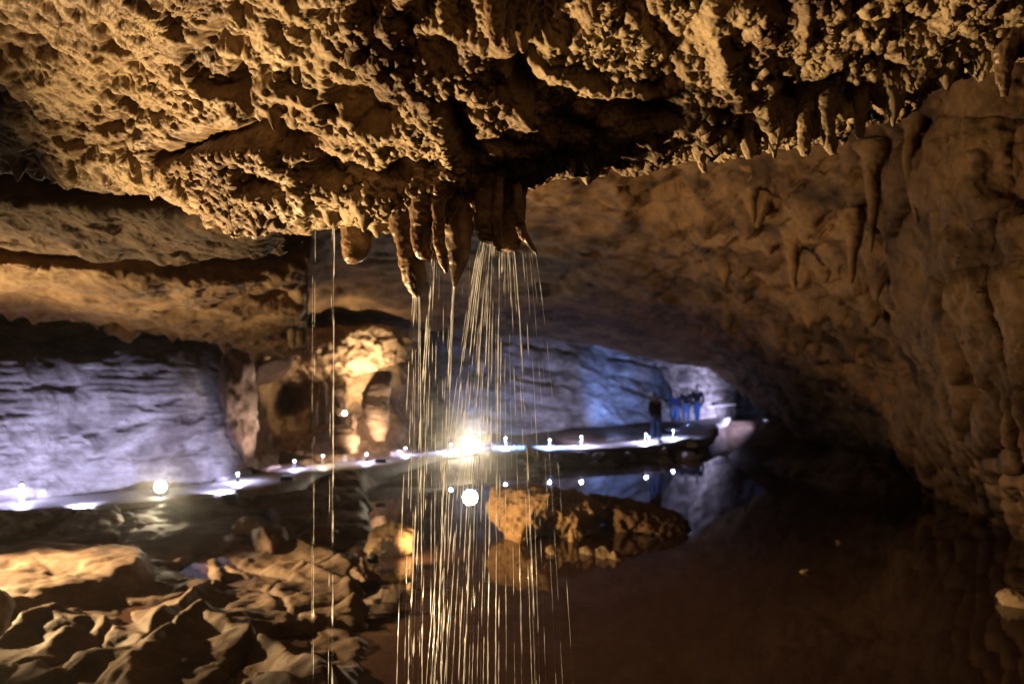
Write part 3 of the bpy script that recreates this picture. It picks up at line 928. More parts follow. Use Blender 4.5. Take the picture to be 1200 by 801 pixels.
G1 = 'stalactites above the falling water'
drip('stalactite', 'leftmost flattened stalactite above the water, pale lit left rim and wet tip', 'stalactite', 3.40,
     [(478, 232, 17), (477, 262, 14), (478, 290, 12), (480, 315, 13), (484, 332, 10), (488, 345, 4.5), (489, 349, 1.5)], seed=1, group=G1, flat=0.7)
drip('stalactite', 'short hooked stalactite with pale fringe just right of the leftmost one', 'stalactite', 3.34,
     [(496, 228, 17), (497, 252, 14), (494, 272, 11), (494, 292, 9), (500, 304, 7), (508, 300, 4), (509, 290, 1.5)], seed=2, group=G1, flat=0.6)
drip('stalactite', 'slim lit stalactite pressed against the big dark one', 'stalactite', 3.30,
     [(513, 236, 8), (514, 262, 6), (516, 285, 5.5), (519, 305, 5), (522, 316, 2), (523, 320, 1)], seed=3, group=G1)
drip('stalactite', 'big dark pointed stalactite in the middle of the dripping cluster', 'stalactite', 3.48,
     [(534, 212, 30), (534, 240, 22), (535, 268, 17), (536, 295, 12), (535, 315, 7), (533, 330, 3), (532.5, 336, 1)], seed=4, group=G1, flat=0.8)
drip('stalactite', 'stubby reddish stalactite pouring the thickest water stream', 'stalactite', 3.36,
     [(572, 215, 14), (571, 240, 11.5), (570, 260, 11), (571, 274, 10), (572, 282, 8), (573, 286, 3)], seed=5, group=G1)
drip('stalactite', 'long thin pale column stalactite at the left rim of the dark curtain', 'stalactite', 3.33,
     [(584, 190, 9), (584, 215, 5), (584, 245, 4.5), (583, 270, 4.5), (583, 288, 4), (584, 295, 1.5)], seed=6, group=G1, knob=0.15)
drip('curtain_stalactite', 'broad dark curtain stalactite with ragged wet lower edge', 'stalactite', 3.45,
     [(598, 190, 22), (598, 222, 16), (598, 250, 14), (597, 270, 13), (596, 284, 11), (596, 292, 7), (596, 295, 2)], seed=7, group=G1, flat=0.35)
drip('stalactite', 'long thin pale stalactite at the right of the dripping cluster', 'stalactite', 3.36,
     [(605, 180, 8), (606, 205, 4.5), (607, 235, 4), (609, 258, 4.5), (612, 274, 5), (617, 282, 4), (624, 290, 2.5), (629, 299, 1)], seed=9, group=G1, knob=0.18)
drip('stalactite', 'short dark stalactite high between the stubby and big dark ones', 'stalactite', 3.40,
     [(556, 205, 13), (555, 225, 8), (556, 240, 4), (557, 248, 1.5)], seed=10, group=G1)
drip('stalactite', 'blunt dark stalactite beside the thin left stream', 'stalactite', 3.72,
     [(416, 235, 19), (417, 262, 16), (418, 285, 14), (416, 302, 10), (412, 309, 4)], seed=11, mat='drip')
drip('stalactite', 'small crooked stalactite where the thin left stream starts', 'stalactite', 3.62,
     [(380, 225, 8), (386, 242, 6), (391, 256, 4), (392, 268, 2)], seed=12)
G2 = 'stalactites along the right rim of the near ceiling'
for k, (pix, lab) in enumerate([
        ([(873, 140, 15), (875, 160, 10), (877, 178, 8), (878, 190, 3)], 'dark stalactite at the left end of the right ceiling rim'),
        ([(940, 130, 14), (941, 155, 9), (943, 175, 7.5), (944, 186, 4)], 'stubby stalactite, left one of the close pair on the right rim'),
        ([(966, 130, 14), (968, 155, 9), (972, 176, 7), (977, 185, 4)], 'stubby stalactite, right one of the close pair on the right rim'),
        ([(1010, 110, 15), (1009, 138, 9), (1008, 155, 6), (1007, 166, 3)], 'short thick pale stalactite right of the close pair'),
        ([(1174, 50, 20), (1175, 85, 12), (1176, 102, 8), (1177, 117, 4)], 'cone-shaped pale stalactite in the upper right corner'),
        ([(820, 165, 12), (822, 188, 7), (826, 206, 3)], 'knobbly pointed stalactite hanging lowest on the right rim'),
        ([(742, 165, 9), (742, 185, 5), (741, 198, 2)], 'small knobbly stalactite on the rim right of the dripping cluster'),
        ([(690, 165, 7), (690, 190, 3.5), (690, 206, 1.5)], 'thin wet stalactite hanging on the rim between cluster and right rim'),
        ([(672, 165, 9), (671, 185, 5), (672, 207, 2)], 'wet nodule-tipped stalactite just right of the dripping cluster')]):
    drip('stalactite', lab, 'stalactite', [3.2, 3.12, 3.1, 3.08, 2.9, 3.25, 3.3, 3.32, 3.33][k], [(a_, b_ - 4, c_ * 0.72) for a_, b_, c_ in pix], mat='ceil' if k != 4 else 'drip', seed=20 + k, group=G2, knob=0.4, flat=0.9, flare=1.1)
# pale fringe pendants on the near ceiling
for k, (px, py, L, w, d, lab) in enumerate([
        (581, 0, 55, 9, 2.62, 'pale smooth pendant at the top, left of three on the central flowstone'),
        (595, 15, 45, 8, 2.66, 'pale smooth pendant at the top, middle of three on the central flowstone'),
        (612, 20, 42, 6, 2.68, 'pale smooth pendant at the top, right of three on the central flowstone')]):
    drip('pendant', lab, 'stalactite', d, [(px, py - 12, w * 1.3), (px, py + L * 0.4, w), (px + 1, py + L * 0.8, w * 0.7), (px + 1, py + L, w * 0.25)], seed=60 + k, group='pendants on the central flowstone')

G3 = 'stalactites on the far brown ceiling'
for k, (d, pix, lab) in enumerate([
        (11.6, [(882, 222, 7), (882, 238, 4.5), (883, 252, 3), (883, 264, 1)], 'slim stalactite on the far brown ceiling below the left of the right rim'),
        (10.6, [(1000, 280, 8), (999, 300, 5), (998, 318, 3.5), (998, 332, 1.2)], 'short stalactite on the far brown ceiling above the black recess'),
        (9.6, [(1022, 205, 9), (1024, 235, 6), (1022, 262, 4.5), (1021, 296, 1.5)], 'long pale stalactite on the far brown ceiling right of the short one'),
        (8.7, [(1070, 150, 10), (1064, 185, 6), (1066, 215, 5), (1072, 245, 3), (1074, 262, 1)], 'crooked ribbon of dripstone on the far ceiling under the right rim'),
        (8.3, [(1104, 270, 7), (1104, 290, 5), (1105, 306, 3), (1105, 316, 1)], 'stubby stalactite on the far wall above the flowstone ribs'),
        (12.6, [(930, 300, 8), (930, 318, 5), (931, 335, 2)], 'small blunt stalactite on the far brown ceiling at the recess edge')]):
    drip('stalactite', lab, 'stalactite', d, pix, mat='far', seed=120 + k, group=G3, knob=0.35)
# stalactites deeper in, at the end of the lower shelf
drip('column', 'tall dark dripstone column closing the end of the lower shelf', 'column', 12.6,
     [(350, 255, 16), (350, 300, 13), (350, 340, 12), (349, 375, 11), (348, 402, 9), (346, 408, 4)], mat='ledge', seed=70, flat=0.9)
drip('stalactite', 'slim lit stalactite in front of the dark column at the shelf end', 'stalactite', 12.2,
     [(334, 310, 6), (336, 345, 5), (340, 375, 5), (343, 400, 4), (344, 408, 1.5)], mat='ledge', seed=71)
# stalagmites in the alcove
def mite(label, px, top, foot, w, d, mat='pink', seed=0, cat='stalagmite', name='stalagmite', prof=None):
    prof = prof or [(0, 0.35), (0.05, 0.7), (0.3, 0.85), (0.65, 0.95), (1.0, 1.15)]
    pix = [(px + 0.8 * math.sin(3 * f + seed), top + (foot - top) * f, w * g) for f, g in prof]
    return drip(name, label, cat, d, pix, mat=mat, seed=seed, group='stalagmites in the alcove', knob=0.25, seg=50, sides=22, flare=0)
mite('slim tan stalagmite, left of the pair before the alcove hollow', 379, 446, 506, 5.5, 20.2, seed=80)
mite('rounded tan stalagmite, right of the pair before the alcove hollow', 395, 452, 512, 8, 20.0, seed=81, prof=[(0, 0.3), (0.1, 0.75), (0.4, 1.0), (0.7, 1.0), (1, 1.2)])
mite('thin short stalagmite right of the alcove lamp', 413, 484, 512, 3.5, 19.8, seed=82)
mite('tiny stalagmite at the left of the alcove pair', 368, 470, 508, 4.5, 20.4, seed=83)
drip('flowstone_column', 'leaning orange flowstone column at the right of the alcove', 'column', 20.0,
     [(449, 434, 6), (446, 440, 10), (441, 462, 14), (441, 482, 13), (443, 505, 9), (446, 516, 5)], mat='pink', seed=84, flat=0.8, flare=0)
mite('broad pale stalagmite mound under the pair in the alcove', 392, 496, 530, 24, 19.6, seed=85, name='stalagmite_mound', prof=[(0, 0.45), (0.2, 0.8), (0.6, 1.0), (1, 1.1)])
z0 = float(floor_z(np.array([70 / F * 12.4]), np.array([12.4]))[0])
drip('stalagmite', 'tiny pointed stalagmite in front of the dark slab boulder', 'stalagmite', 12.4,
     [(669, 617, 0.8), (669, 622, 2.4), (670, 632, 3.6), (669, 642, 4.5), (669, 662, 7)], mat='boulder', seed=86, flare=0)

# the lit rock shelf over the alcove and the pale pillar at its left
def rock_at(name, label, cat, loc, size, seed, mat, rot=(0, 0, 0), rough=0.22, sub=5, cuts=7):
    o = link(name, rock_mesh(name, size, seed, mat, sub, rough, cuts))
    o.location = loc; o.rotation_euler = [math.radians(a) for a in rot]
    return tag(o, label, cat)
rock_at('rock_shelf', 'brightly lit yellow rock shelf jutting over the alcove', 'rock', W(406, 408, 22.0), (2.1, 1.0, 0.62), 90, M['pink'], (0, 3, 0), 0.5, 6, 9)
rock_at('rock_pillar', 'pinkish rock pillar where the blue wall ends', 'rock', W(281, 482, 16.9), (0.46, 0.6, 1.3), 92, M['pink'], (0, -6, 0), 0.5, 5, 12)
rock_at('rock_shelf', 'sloping tan rock between the pink pillar and the bright shelf', 'rock', W(322, 432, 19.4), (0.62, 0.6, 0.25), 94, M['pink'], (0, -28, 0), 0.3)

# ------------------------------------------------------------------ lamps
def spot(parent, loc, target, power, col, angle, blend=0.5, radius=0.06):
    l = bpy.data.lights.new('lamp_light', 'SPOT')
    l.energy = power; l.color = col; l.spot_size = math.radians(angle); l.spot_blend = blend; l.shadow_soft_size = radius
    o = bpy.data.objects.new('lamp_light', l)
    COL.objects.link(o)
    o.location = loc
    o.rotation_euler = (Vector(target) - Vector(loc)).to_track_quat('-Z', 'Y').to_euler()
    o.parent = parent
    return o

def floodlight(label, head, face, rad, lens, ground_z):
    """head: lamp centre in the world, face: point the lens faces"""
    head = Vector(head); d = (Vector(face) - head).normalized()
    t = thing('floodlight', label, 'lamp', (0, 0, 0), 0, 'floodlights')
    q = d.to_track_quat('Z', 'Y').to_matrix().to_4x4()
    Mx = Matrix.Translation(head) @ q
    prof = [(-1.1, 0.35), (-1.0, 0.62), (-0.5, 0.85), (-0.05, 1.05), (0.08, 1.1), (0.08, 0.96), (-0.02, 0.94)]
    vs, fs = [], []
    S = 24
    for zz, rr in prof:
        for k in range(S):
            a = 2 * math.pi * k / S
            vs.append(Mx @ Vector((rr * rad * math.cos(a), rr * rad * math.sin(a), zz * rad)))
    for i in range(len(prof) - 1):
        for k in range(S):
            fs.append((i * S + k, i * S + (k + 1) % S, (i + 1) * S + (k + 1) % S, (i + 1) * S + k))
    fs.append(tuple(range(S)))
    mesh_obj('housing', vs, fs, M['black'], t)
    vs = []; fs = []
    for zz, rr in ((0.0, 0.94), (0.06, 0.75), (0.1, 0.45), (0.12, 0.1)):
        for k in range(S):
            a = 2 * math.pi * k / S
            vs.append(Mx @ Vector((rr * rad * math.cos(a), rr * rad * math.sin(a), zz * rad)))
    for i in range(3):
        for k in range(S):
            fs.append((i * S + k, i * S + (k + 1) % S, (i + 1) * S + (k + 1) % S, (i + 1) * S + k))
    fs.append(tuple(3 * S + k for k in range(S)))
    mesh_obj('lens', vs, fs, lens, t)
    side = d.cross(Vector((0, 0, 1))).normalized()
    gz = ground_z
    for s in (-1, 1):
        a = head + side * s * rad * 1.18
        v, f = poly_tube([a, a + Vector((0, 0, -rad * 1.3)), Vector((head.x + side.x * s * rad * 0.4, head.y + side.y * s * rad * 0.4, head.z - rad * 1.5))], [rad * 0.09] * 3, 6)
        mesh_obj('bracket', v, f, M['black'], t)
    v, f = poly_tube([Vector((head.x, head.y, head.z - rad * 1.45)), Vector((head.x, head.y, gz - 0.05))], [rad * 0.14] * 2, 8)
    mesh_obj('post', v, f, M['black'], t)
    return t, head, d

WARM = (1.0, 0.66, 0.30)
WARM2 = (1.0, 0.80, 0.50)
COOL = (0.63, 0.60, 1.0)
BLUE = (0.20, 0.36, 1.0)


# the floodlight facing the viewer from the far side of the path
H = WV(551, 519, 21.75)
t, h, d = floodlight('floodlight beyond the path glaring through the falling water', H, (0.0, 2, 2.2), 0.20, M['lens_glare'], fz(H.x, H.y))
spot(t, h + d * 0.1, (0.0, 3, 2.6), 900, WARM2, 50, 0.9)
# lamp low in the rocks at the left shore of the pool
H = Vector(W(438, 672, 10.6)); H.z = max(fz(H.x, H.y), WATER_Z) + 0.16
t, h, d = floodlight('small floodlight tucked behind the dark angular rock on the shore', H, (0.1, 12.6, 0.6), 0.08, M['lens_soft'], fz(H.x, H.y))
spot(t, h + d * 0.06, W(616, 592, 12.8), 620, (1.0, 0.58, 0.22), 66, 0.8, 0.04)
spot(t, h + d * 0.06, (2.8, 12.8, 5.2), 900, WARM, 66, 1.0, 0.03)
# small warm floodlight at the foot of the blue wall
H = WV(188, 570, 14.2)
t, h, d = floodlight('small warm floodlight beside the path at the foot of the blue wall', H, (-3.0, 4, 1.8), 0.10, M['lens_warm'], 0.04)
spot(t, h + d * 0.08, (-2.4, 4.0, 1.8), 250, WARM2, 80, 0.9)
# alcove lamps
H = WV(404, 484, 19.7)
t, h, d = floodlight('small white lamp shining between the alcove stalagmites', H, (-5, 0, 2.2), 0.06, M['lens_soft'], 0.3)
spot(t, h + d * 0.08, W(282, 478, 16.8), 300, (1.0, 0.74, 0.56), 44, 0.9, 0.05)
H = WV(446, 456, 20.45)
t, h, d = floodlight('lamp hidden behind the flowstone column lighting the yellow shelf', H, W(415, 400, 21.4), 0.08, M['lens_soft'], 1.0)
spot(t, h + d * 0.08, W(400, 408, 21.6), 480, (1.0, 0.74, 0.38), 130, 0.9, 0.15)
# the lamp on the left bank that lights the near ceiling
H = Vector((-4.4, 4.6, 0.0))
t, h, d = floodlight('warm floodlight on the pit floor aimed up at the near ceiling', H, (1.2, 2.8, 3.6), 0.14, M['lens_warm'], fz(H.x, H.y))
spot(t, h + d * 0.1, (3.3, 2.7, 4.9), 4500, WARM, 66, 1.0, 0.06)
H = Vector((-7.6, 7.6, 0.15))  # extra lamp out of view, added to light the left shelves
t, h, d = floodlight('added warm fill floodlight on the left bank aimed up at the rock shelves', H, (-4.0, 8.4, 3.4), 0.12, M['lens_warm'], fz(H.x, H.y))
spot(t, h + d * 0.1, (-3.4, 8.8, 3.2), 1900, WARM, 84, 0.9, 0.07)
H = Vector((-8.4, 9.4, 1.45))
t, h, d = floodlight('warm floodlight on the left bank aimed across the pit floor', H, (-1.0, 9.5, -0.6), 0.13, M['lens_warm'], fz(H.x, H.y))
spot(t, h + d * 0.1, (-4.4, 9.1, -0.5), 7000, WARM, 58, 0.7, 0.05)

# path lights
def path_light(label, px, py, d, power, col, h=0.22, aim=None, angle=150):
    p = W(px, py, d)
    t = thing('path_light', label, 'lamp', (float(p[0]), float(p[1]), float(p[2]) - h), 0, 'small path lights')
    v, f = poly_tube([(0, 0, -0.05), (0, 0, h - 0.05)], [0.03, 0.03], 10)
    mesh_obj('post', v, f, M['post'] if px < 60 else M['black'], t)
    bm = bmesh.new(); bmesh.ops.create_uvsphere(bm, u_segments=14, v_segments=8, radius=0.028)
    for vv in bm.verts:
        vv.co.z = vv.co.z * 0.8 + h
    bm_obj('lens', bm, M['lens_white'], t, smooth=True)
    bm = bmesh.new(); bmesh.ops.create_cone(bm, cap_ends=True, segments=14, radius1=0.045, radius2=0.02, depth=0.03, matrix=Matrix.Translation((0, 0, h + 0.06)))
    bm_obj('cap', bm, M['black'], t, smooth=True)
    if power:
        spot(t, (0, 0, h - 0.05), (0.0, 0.0, -1.0) if aim is None else aim, power * 3.5, col, 170 if aim is None else 120, 0.2, 0.03)
    return t

def on_path(px, side):
    cols = 600 + PC[:, 0] / PC[:, 1] * F
    i = int(np.argmin(np.abs(cols - px)))
    p = PC[i] + PN[i] * side
    return p

def pl(label, px, side, power, col, h=0.22, aim=None):
    p = on_path(px, side)
    d = p[1]
    return path_light(label, 600 + p[0] / d * F, HY - (0.05 + h - CZ) / d * F, d, power, col, h, aim)

# wall washers: low strip lights, a few of them added fill
def washer(label, loc, target, power, col, angle=105):
    t = thing('wall_washer', label, 'lamp', (0, 0, 0), 0, 'wall washer lights')
    loc = Vector(loc)
    bm = box_bm(0.26, 0.10, 0.10, loc + Vector((0, 0, -0.03)), 0.012)
    bm_obj('housing', bm, M['black'], t)
    bm = box_bm(0.22, 0.07, 0.012, loc + Vector((0, 0, 0.026)), 0.003)
    bm_obj('lens', bm, M['lens_wash'], t)
    spot(t, loc + Vector((0, 0, 0.05)), target, power, col, angle, 0.9, 0.08)
pl('white post light at the left end of the path', 38, 0.62, 45, COOL, 0.28)
pl('path light on the near edge below the pink pillar', 286, 0.2, 40, COOL, 0.18)
p = on_path(300, -0.75)  # fill lamp put in to brighten the pillar
washer('added fill light on the path edge below the pinkish pillar', (p[0], p[1], 0.18), W(282, 475, 16.9), 170, (1.0, 0.80, 0.72), 70)
pl('path light below the alcove stalagmites', 368, 0.5, 30, COOL, 0.18)
pl('path light directly behind the thin left stream', 394, 0.5, 22, (1, 0.74, 0.5), 0.22)
pl('path light beneath the teal sign', 437, 0.2, 30, COOL, 0.18)
pl('path light behind the left water streams', 487, 0.6, 30, COOL, 0.18)
pl('blue path light just right of the glaring floodlight', 605, 0.6, 300, BLUE, 0.28)
pl('path light midway along the far stretch of path', 685, 0.2, 150, COOL, 0.28)
pl('path light at the feet of the nearest walker', 757, 0.0, 170, COOL, 0.28)
pl('path light behind the nearest walker', 792, 0.1, 170, (0.45, 0.55, 1.0), 0.28)

for px, lab in [(530, 'added path light between the left streams and the glaring floodlight'), (642, 'added second path light right of the glaring floodlight')]:
    pl(lab, px, 0.15, 130 if px < 600 else 260, COOL if px < 600 else BLUE, 0.22)  # extra lights added to keep the path ribbon bright

for px, pw, lab in [(-40, 260, 'wall washer at the left end of the blue wall'), (75, 260, 'wall washer at the middle of the blue wall'), (240, 300, 'wall washer at the right end of the blue wall')]:
    p = on_path(px, -0.85)
    washer(lab, (p[0], p[1], fz(p[0], p[1]) + 0.10), W(px + 25 - 90 * (px > 200), 552, p[1] + 1.6), pw * 2.3, COOL, 92)
p = on_path(428, -0.7)  # added lamp, lights the alcove dripstone from the front
washer('added warm fill light on the path edge below the alcove', (p[0], p[1], 0.18), W(396, 462, 21.5), 240, (1.0, 0.72, 0.46), 120)
p = on_path(590, 1.0)
washer('blue wall washer beside the glaring floodlight', (p[0], p[1], fz(p[0], p[1]) + 0.06), W(640, 430, 30.5), 700, BLUE, 120)
p = on_path(745, 1.2)
washer('blue wall washer low behind the nearest walker', (p[0], p[1], fz(p[0], p[1]) + 0.06), W(765, 418, 35.0), 4200, BLUE, 60)
p = on_path(700, 1.0)
washer('wall washer below the far grey wall', (p[0], p[1], fz(p[0], p[1]) + 0.06), W(740, 440, 33), 950, COOL, 140)
p = (11.8, 37.0)  # lamp added out of sight behind the mound to rake the far wall
washer('added fill light right of the far walkers', (p[0], p[1], 0.12), W(790, 452, 38), 1700, COOL, 150)
p = (7.2, 32.6)  # weak extra lamp put in to brighten the far walkers
washer('added fill light at the feet of the far walkers', (p[0], p[1], 0.12), W(805, 490, 35), 60, (0.35, 0.5, 1.0), 120)

# ------------------------------------------------------------------ sign
def sign():
    p = on_path(442, 1.0)
    t = thing('information_sign', 'small teal information board on a pale post beside the path', 'sign', (float(p[0]), float(p[1]), fz(p[0], p[1])), 0)
    bm_obj('post', box_bm(0.10, 0.08, 0.55, (0, 0, 0.25), 0.008), M['post'], t)
    bm_obj('board', box_bm(0.26, 0.05, 0.26, (0, -0.03, 0.62), 0.012), M['teal'], t)
    bm_obj('board_frame', box_bm(0.29, 0.03, 0.29, (0, 0.012, 0.62), 0.008), M['post'], t)
sign()

# ------------------------------------------------------------------ steps and handrail near the walkers
def steps():
    root = thing('steps', 'pale stone steps climbing behind the nearest walker', 'steps')
    for k, (px, py, d, w) in enumerate([(792, 517, 26.6, 1.15), (789, 509, 28.8, 0.85), (787, 502, 31.2, 0.95)]):
        p = W(px, py, d)
        bm_obj('step', box_bm(w, 1.1, 0.16, (p[0], p[1], p[2] - 0.08), 0.02), M['concrete'], root)
    r = thing('handrail', 'thin pale handrail beyond the far walkers', 'handrail')
    a, b_ = W(815, 478, 37.5), W(862, 473.5, 39.5)
    v, f = poly_tube([a, b_], [0.035, 0.035], 8); mesh_obj('rail', v, f, M['post'], r)
    for s in (0.05, 0.5, 0.95):
        q = a + (b_ - a) * s
        v, f = poly_tube([q, (q[0], q[1], q[2] - 1.2)], [0.03, 0.03], 8); mesh_obj('post', v, f, M['steel'], r)
steps()

# ------------------------------------------------------------------ people
def skin_mesh(name, joints, edges, mat, parent, root=0, sub=2):
    me = bpy.data.meshes.new(name)
    me.from_pydata([j[0] for j in joints], edges, [])
    o = link(name, me, parent)
    sk = o.modifiers.new('skin', 'SKIN'); sk.use_smooth_shade = True
    ss = o.modifiers.new('subdivision', 'SUBSURF'); ss.levels = sub; ss.render_levels = sub
    for i, v in enumerate(me.skin_vertices[0].data):
        r = joints[i][1]
        v.radius = (r, r) if not isinstance(r, tuple) else r
        v.use_root = (i == root)
    me.materials.append(mat)
    return o

def person(label, loc, rotz, height, jacket, stride=0.18, seed=0, arm=0.1):
    t = thing('person', label, 'person', loc, rotz, 'walkers on the path')
    s = height / 1.72
    def J(x, y, z, r):
        return ((x * s, y * s, z * s), r * s if not isinstance(r, tuple) else (r[0] * s, r[1] * s))
    st = stride
    body = [J(0, 0, 0.95, (0.14, 0.10)), J(0, 0, 1.15, (0.13, 0.095)), J(0, 0, 1.36, (0.165, 0.105)), J(0, 0.0, 1.47, 0.055), J(0, -0.01, 1.55, 0.062), J(0, -0.02, 1.64, 0.092), J(0, -0.01, 1.70, 0.06)]
    ed = [(0, 1), (1, 2), (2, 3), (3, 4), (4, 5), (5, 6)]
    for sx in (-1, 1):
        b0 = len(body)
        body += [J(sx * 0.10, 0, 0.90, 0.085), J(sx * 0.105, -sx * st * 0.5 - 0.03, 0.50, 0.058), J(sx * 0.105, -sx * st + 0.03, 0.09, 0.04), J(sx * 0.12, -sx * st - 0.13, 0.04, 0.035)]
        ed += [(0, b0), (b0, b0 + 1), (b0 + 1, b0 + 2), (b0 + 2, b0 + 3)]
        a0 = len(body)
        body += [J(sx * 0.19, 0, 1.40, 0.055), J(sx * 0.25, sx * arm * 0.5 + 0.03, 1.12, 0.043), J(sx * 0.24, sx * arm - 0.08, 0.88, 0.033), J(sx * 0.235, sx * arm - 0.12, 0.80, 0.036), J(sx * 0.23, sx * arm - 0.14, 0.73, 0.018)]
        ed += [(2, a0), (a0, a0 + 1), (a0 + 1, a0 + 2), (a0 + 2, a0 + 3), (a0 + 3, a0 + 4)]
    skin_mesh('body', body, ed, M['skin'], t)
    jk = [J(0, 0, 0.90, (0.18, 0.135)), J(0, 0, 1.15, (0.175, 0.13)), J(0, 0, 1.36, (0.20, 0.135)), J(0, 0, 1.47, 0.085)]
    je = [(0, 1), (1, 2), (2, 3)]
    for sx in (-1, 1):
        a0 = len(jk)
        jk += [J(sx * 0.20, 0, 1.39, 0.078), J(sx * 0.255, sx * arm * 0.5 + 0.03, 1.12, 0.064), J(sx * 0.24, sx * arm - 0.07, 0.89, 0.05)]
        je += [(2, a0), (a0, a0 + 1), (a0 + 1, a0 + 2)]
    skin_mesh('jacket', jk, je, jacket, t)
    tr = [J(0, 0, 0.95, (0.16, 0.12))]
    te = []
    for sx in (-1, 1):
        b0 = len(tr)
        tr += [J(sx * 0.10, 0, 0.86, 0.105), J(sx * 0.105, -sx * st * 0.5 - 0.03, 0.50, 0.08), J(sx * 0.105, -sx * st + 0.03, 0.10, 0.065)]
        te += [(0, b0), (b0, b0 + 1), (b0 + 1, b0 + 2)]
    skin_mesh('trousers', tr, te, M['jeans'], t)
    hr = [J(0, 0.03, 1.60, 0.07), J(0, 0.015, 1.68, 0.095), J(0, -0.02, 1.735, 0.06)]
    skin_mesh('hair', hr, [(0, 1), (1, 2)], M['hair'], t)
    for sx in (-1, 1):
        sh = [J(sx * 0.105, -sx * st + 0.05, 0.045, 0.048), J(sx * 0.115, -sx * st - 0.05, 0.045, 0.05), J(sx * 0.12, -sx * st - 0.16, 0.035, 0.036)]
        skin_mesh('shoe', sh, [(0, 1), (1, 2)], M['shoe'], t)
    return t
p = W(768, 521, 25.4); person('person in dark jacket and blue jeans, standing alone nearest on the path', (p[0], p[1], 0.06), 0.5, 1.58, M['jacket'], 0.10)
p = W(791, 500, 34.5); person('person in navy jacket, left one of the far group of three', (p[0], p[1], 0.05), 0.2, 1.50, M['navy'], 0.12)
p = W(804, 499, 35.0); person('person in black jacket in the middle of the far group of three', (p[0], p[1], 0.06), -0.3, 1.62, M['jacket'], 0.16)
p = W(817, 498, 35.4); person('person in dark jacket, right and tallest of the far group of three', (p[0], p[1], 0.07), -0.6, 1.72, M['jacket'], 0.2)

# ------------------------------------------------------------------ falling water
def strand_mesh(p0, v, z_end, r0, seed, gap=0.0):
    rg = random.Random(seed)
    T = math.sqrt(max(0.01, 2 * (p0[2] - z_end) / 9.81))
    n = 150
    vs, fs = [], []
    run_p, run_r = [], []
    def flush():
        if len(run_p) >= 3:
            a, f = poly_tube(run_p, run_r, 5)
            b0 = len(vs)
            vs.extend(a); fs.extend(tuple(i + b0 for i in ff) for ff in f)
        run_p.clear(); run_r.clear()
    w = rg.uniform(0, 6); skip = 0
    for i in range(n + 1):
        tt = (i / n)
        z = p0[2] - (p0[2] - z_end) * (0.25 * tt + 0.75 * tt * tt) if False else p0[2] - (p0[2] - z_end) * tt
        t = (-2.4 + math.sqrt(5.76 + 2 * 9.81 * max(0, p0[2] - z))) / 9.81 * 1.45
        x = p0[0] + v[0] * t + 0.0004 * math.sin(z * 31 + w) ; y = p0[1] + v[1] * t
        bead = 0.5 + 1.1 * max(0, math.sin(z * 58 + w) * math.sin(z * 23.7 + 2 * w)) + 0.6 * rg.random()
        if skip > 0:
            skip -= 1; bead *= 0.05
        elif gap and rg.random() < gap:
            skip = rg.randint(2, 12)
        run_p.append(Vector((x, y, z))); run_r.append(r0 * bead)
    flush()
    return vs, fs

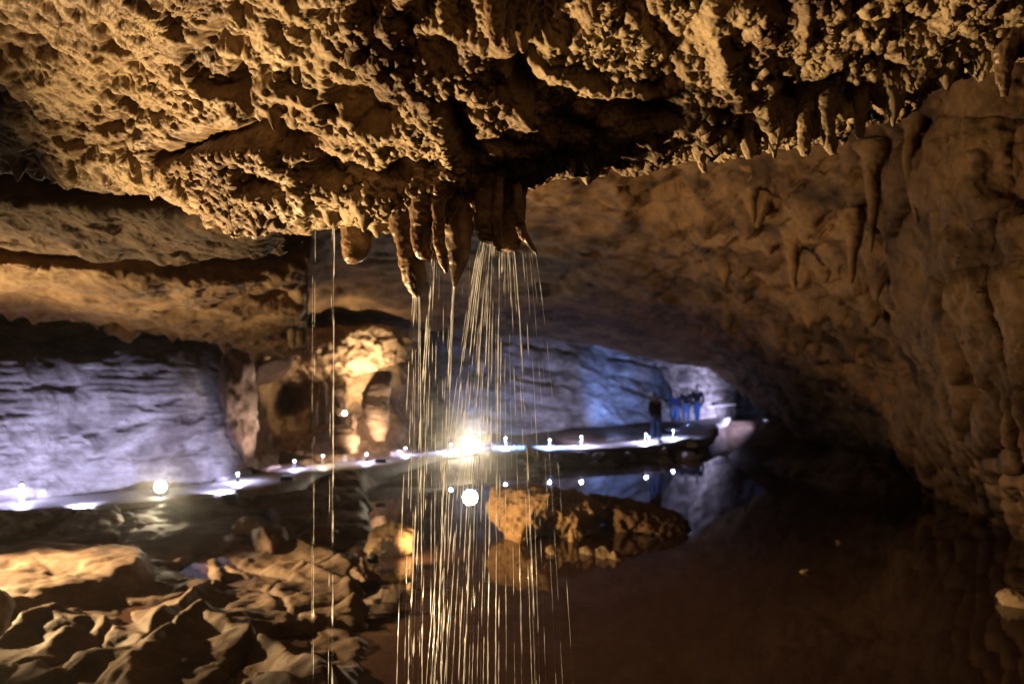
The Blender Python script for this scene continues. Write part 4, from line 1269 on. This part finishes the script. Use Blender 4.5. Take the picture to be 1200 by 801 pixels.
def stream(label, n, src, d, spread, vx, r, z_end=-0.9, seed=0, gap=0.09, ends=None):
    """src: (px0, px1, py) lip of the spout; vx: (left, right) sideways drift in m/s"""
    rg = random.Random(seed)
    c = W((src[0] + src[1]) / 2, src[2], d)
    t = thing('water_stream', label, 'water', tuple(float(q) for q in c), 0, 'streams of falling water')
    for k in range(n):
        f = (k + rg.random()) / n
        p = W(src[0] + (src[1] - src[0]) * f, src[2] + rg.uniform(-1.5, 1.5), d + rg.uniform(-spread, spread))
        v = (vx[0] + (vx[1] - vx[0]) * f + rg.uniform(-0.02, 0.02), rg.uniform(-0.05, 0.05))
        ze = z_end if ends is None else rg.choice(ends)
        vs, fs = strand_mesh(p - c, v, ze - c[2], r * rg.choice([0.35, 0.5, 0.65, 0.8, 1.0, 1.35]), seed * 100 + k, gap)
        mesh_obj('strand', vs, fs, M['water'], t)
    return t
stream('thin streams dripping off the leftmost stalactite of the cluster', 6, (484, 492, 346), 3.40, 0.02, (-0.12, 0.03), 0.0018, seed=1)
stream('narrow stream between the hooked and big dark stalactites', 5, (506, 512, 292), 3.34, 0.02, (-0.19, -0.03), 0.0018, seed=2)
stream('stream curving left off the tip of the big dark stalactite', 4, (530, 534, 335), 3.46, 0.02, (-0.17, -0.06), 0.0018, seed=3)
stream('thickest white stream fanning out under the stubby reddish stalactite', 20, (562, 581, 283), 3.36, 0.04, (-0.36, 0.0), 0.0017, seed=4, gap=0.07)
stream('twin streams falling off the ragged curtain stalactite', 11, (584, 604, 294), 3.40, 0.04, (-0.06, 0.18), 0.0014, seed=5)
stream('sparse drops drifting right off the bent right stalactite', 5, (610, 628, 296), 3.36, 0.03, (0.10, 0.26), 0.0011, seed=6, gap=0.12)
stream('thin single stream on the left before the dark column', 3, (389, 393, 268), 3.62, 0.01, (-0.015, 0.02), 0.0013, seed=7, gap=0.08)
stream('faint hair-thin stream left of the thin single stream', 2, (366, 370, 262), 3.64, 0.01, (-0.005, 0.005), 0.0009, seed=8, gap=0.12)
stream('scattered fine drops between the left streams and the thick stream', 8, (496, 560, 300), 3.42, 0.08, (-0.04, -0.04), 0.0008, seed=9, gap=0.2)

# ------------------------------------------------------------------ thin haze added to give the lamps a lens-like bloom
hz = bpy.data.materials.new('bloom_haze'); hz.use_nodes = True
ht = hz.node_tree; ht.nodes.remove(ht.nodes['Principled BSDF'])
pv = ht.nodes.new('ShaderNodeVolumePrincipled')
pv.inputs['Color'].default_value = (0.95, 0.95, 0.95, 1); pv.inputs['Density'].default_value = 0.002; pv.inputs['Anisotropy'].default_value = 0.96
ht.links.new(pv.outputs[0], ht.nodes['Material Output'].inputs['Volume'])
bm_obj('haze', box_bm(110, 90, 17, (0, 25, 3.0)), hz, kind='stuff')
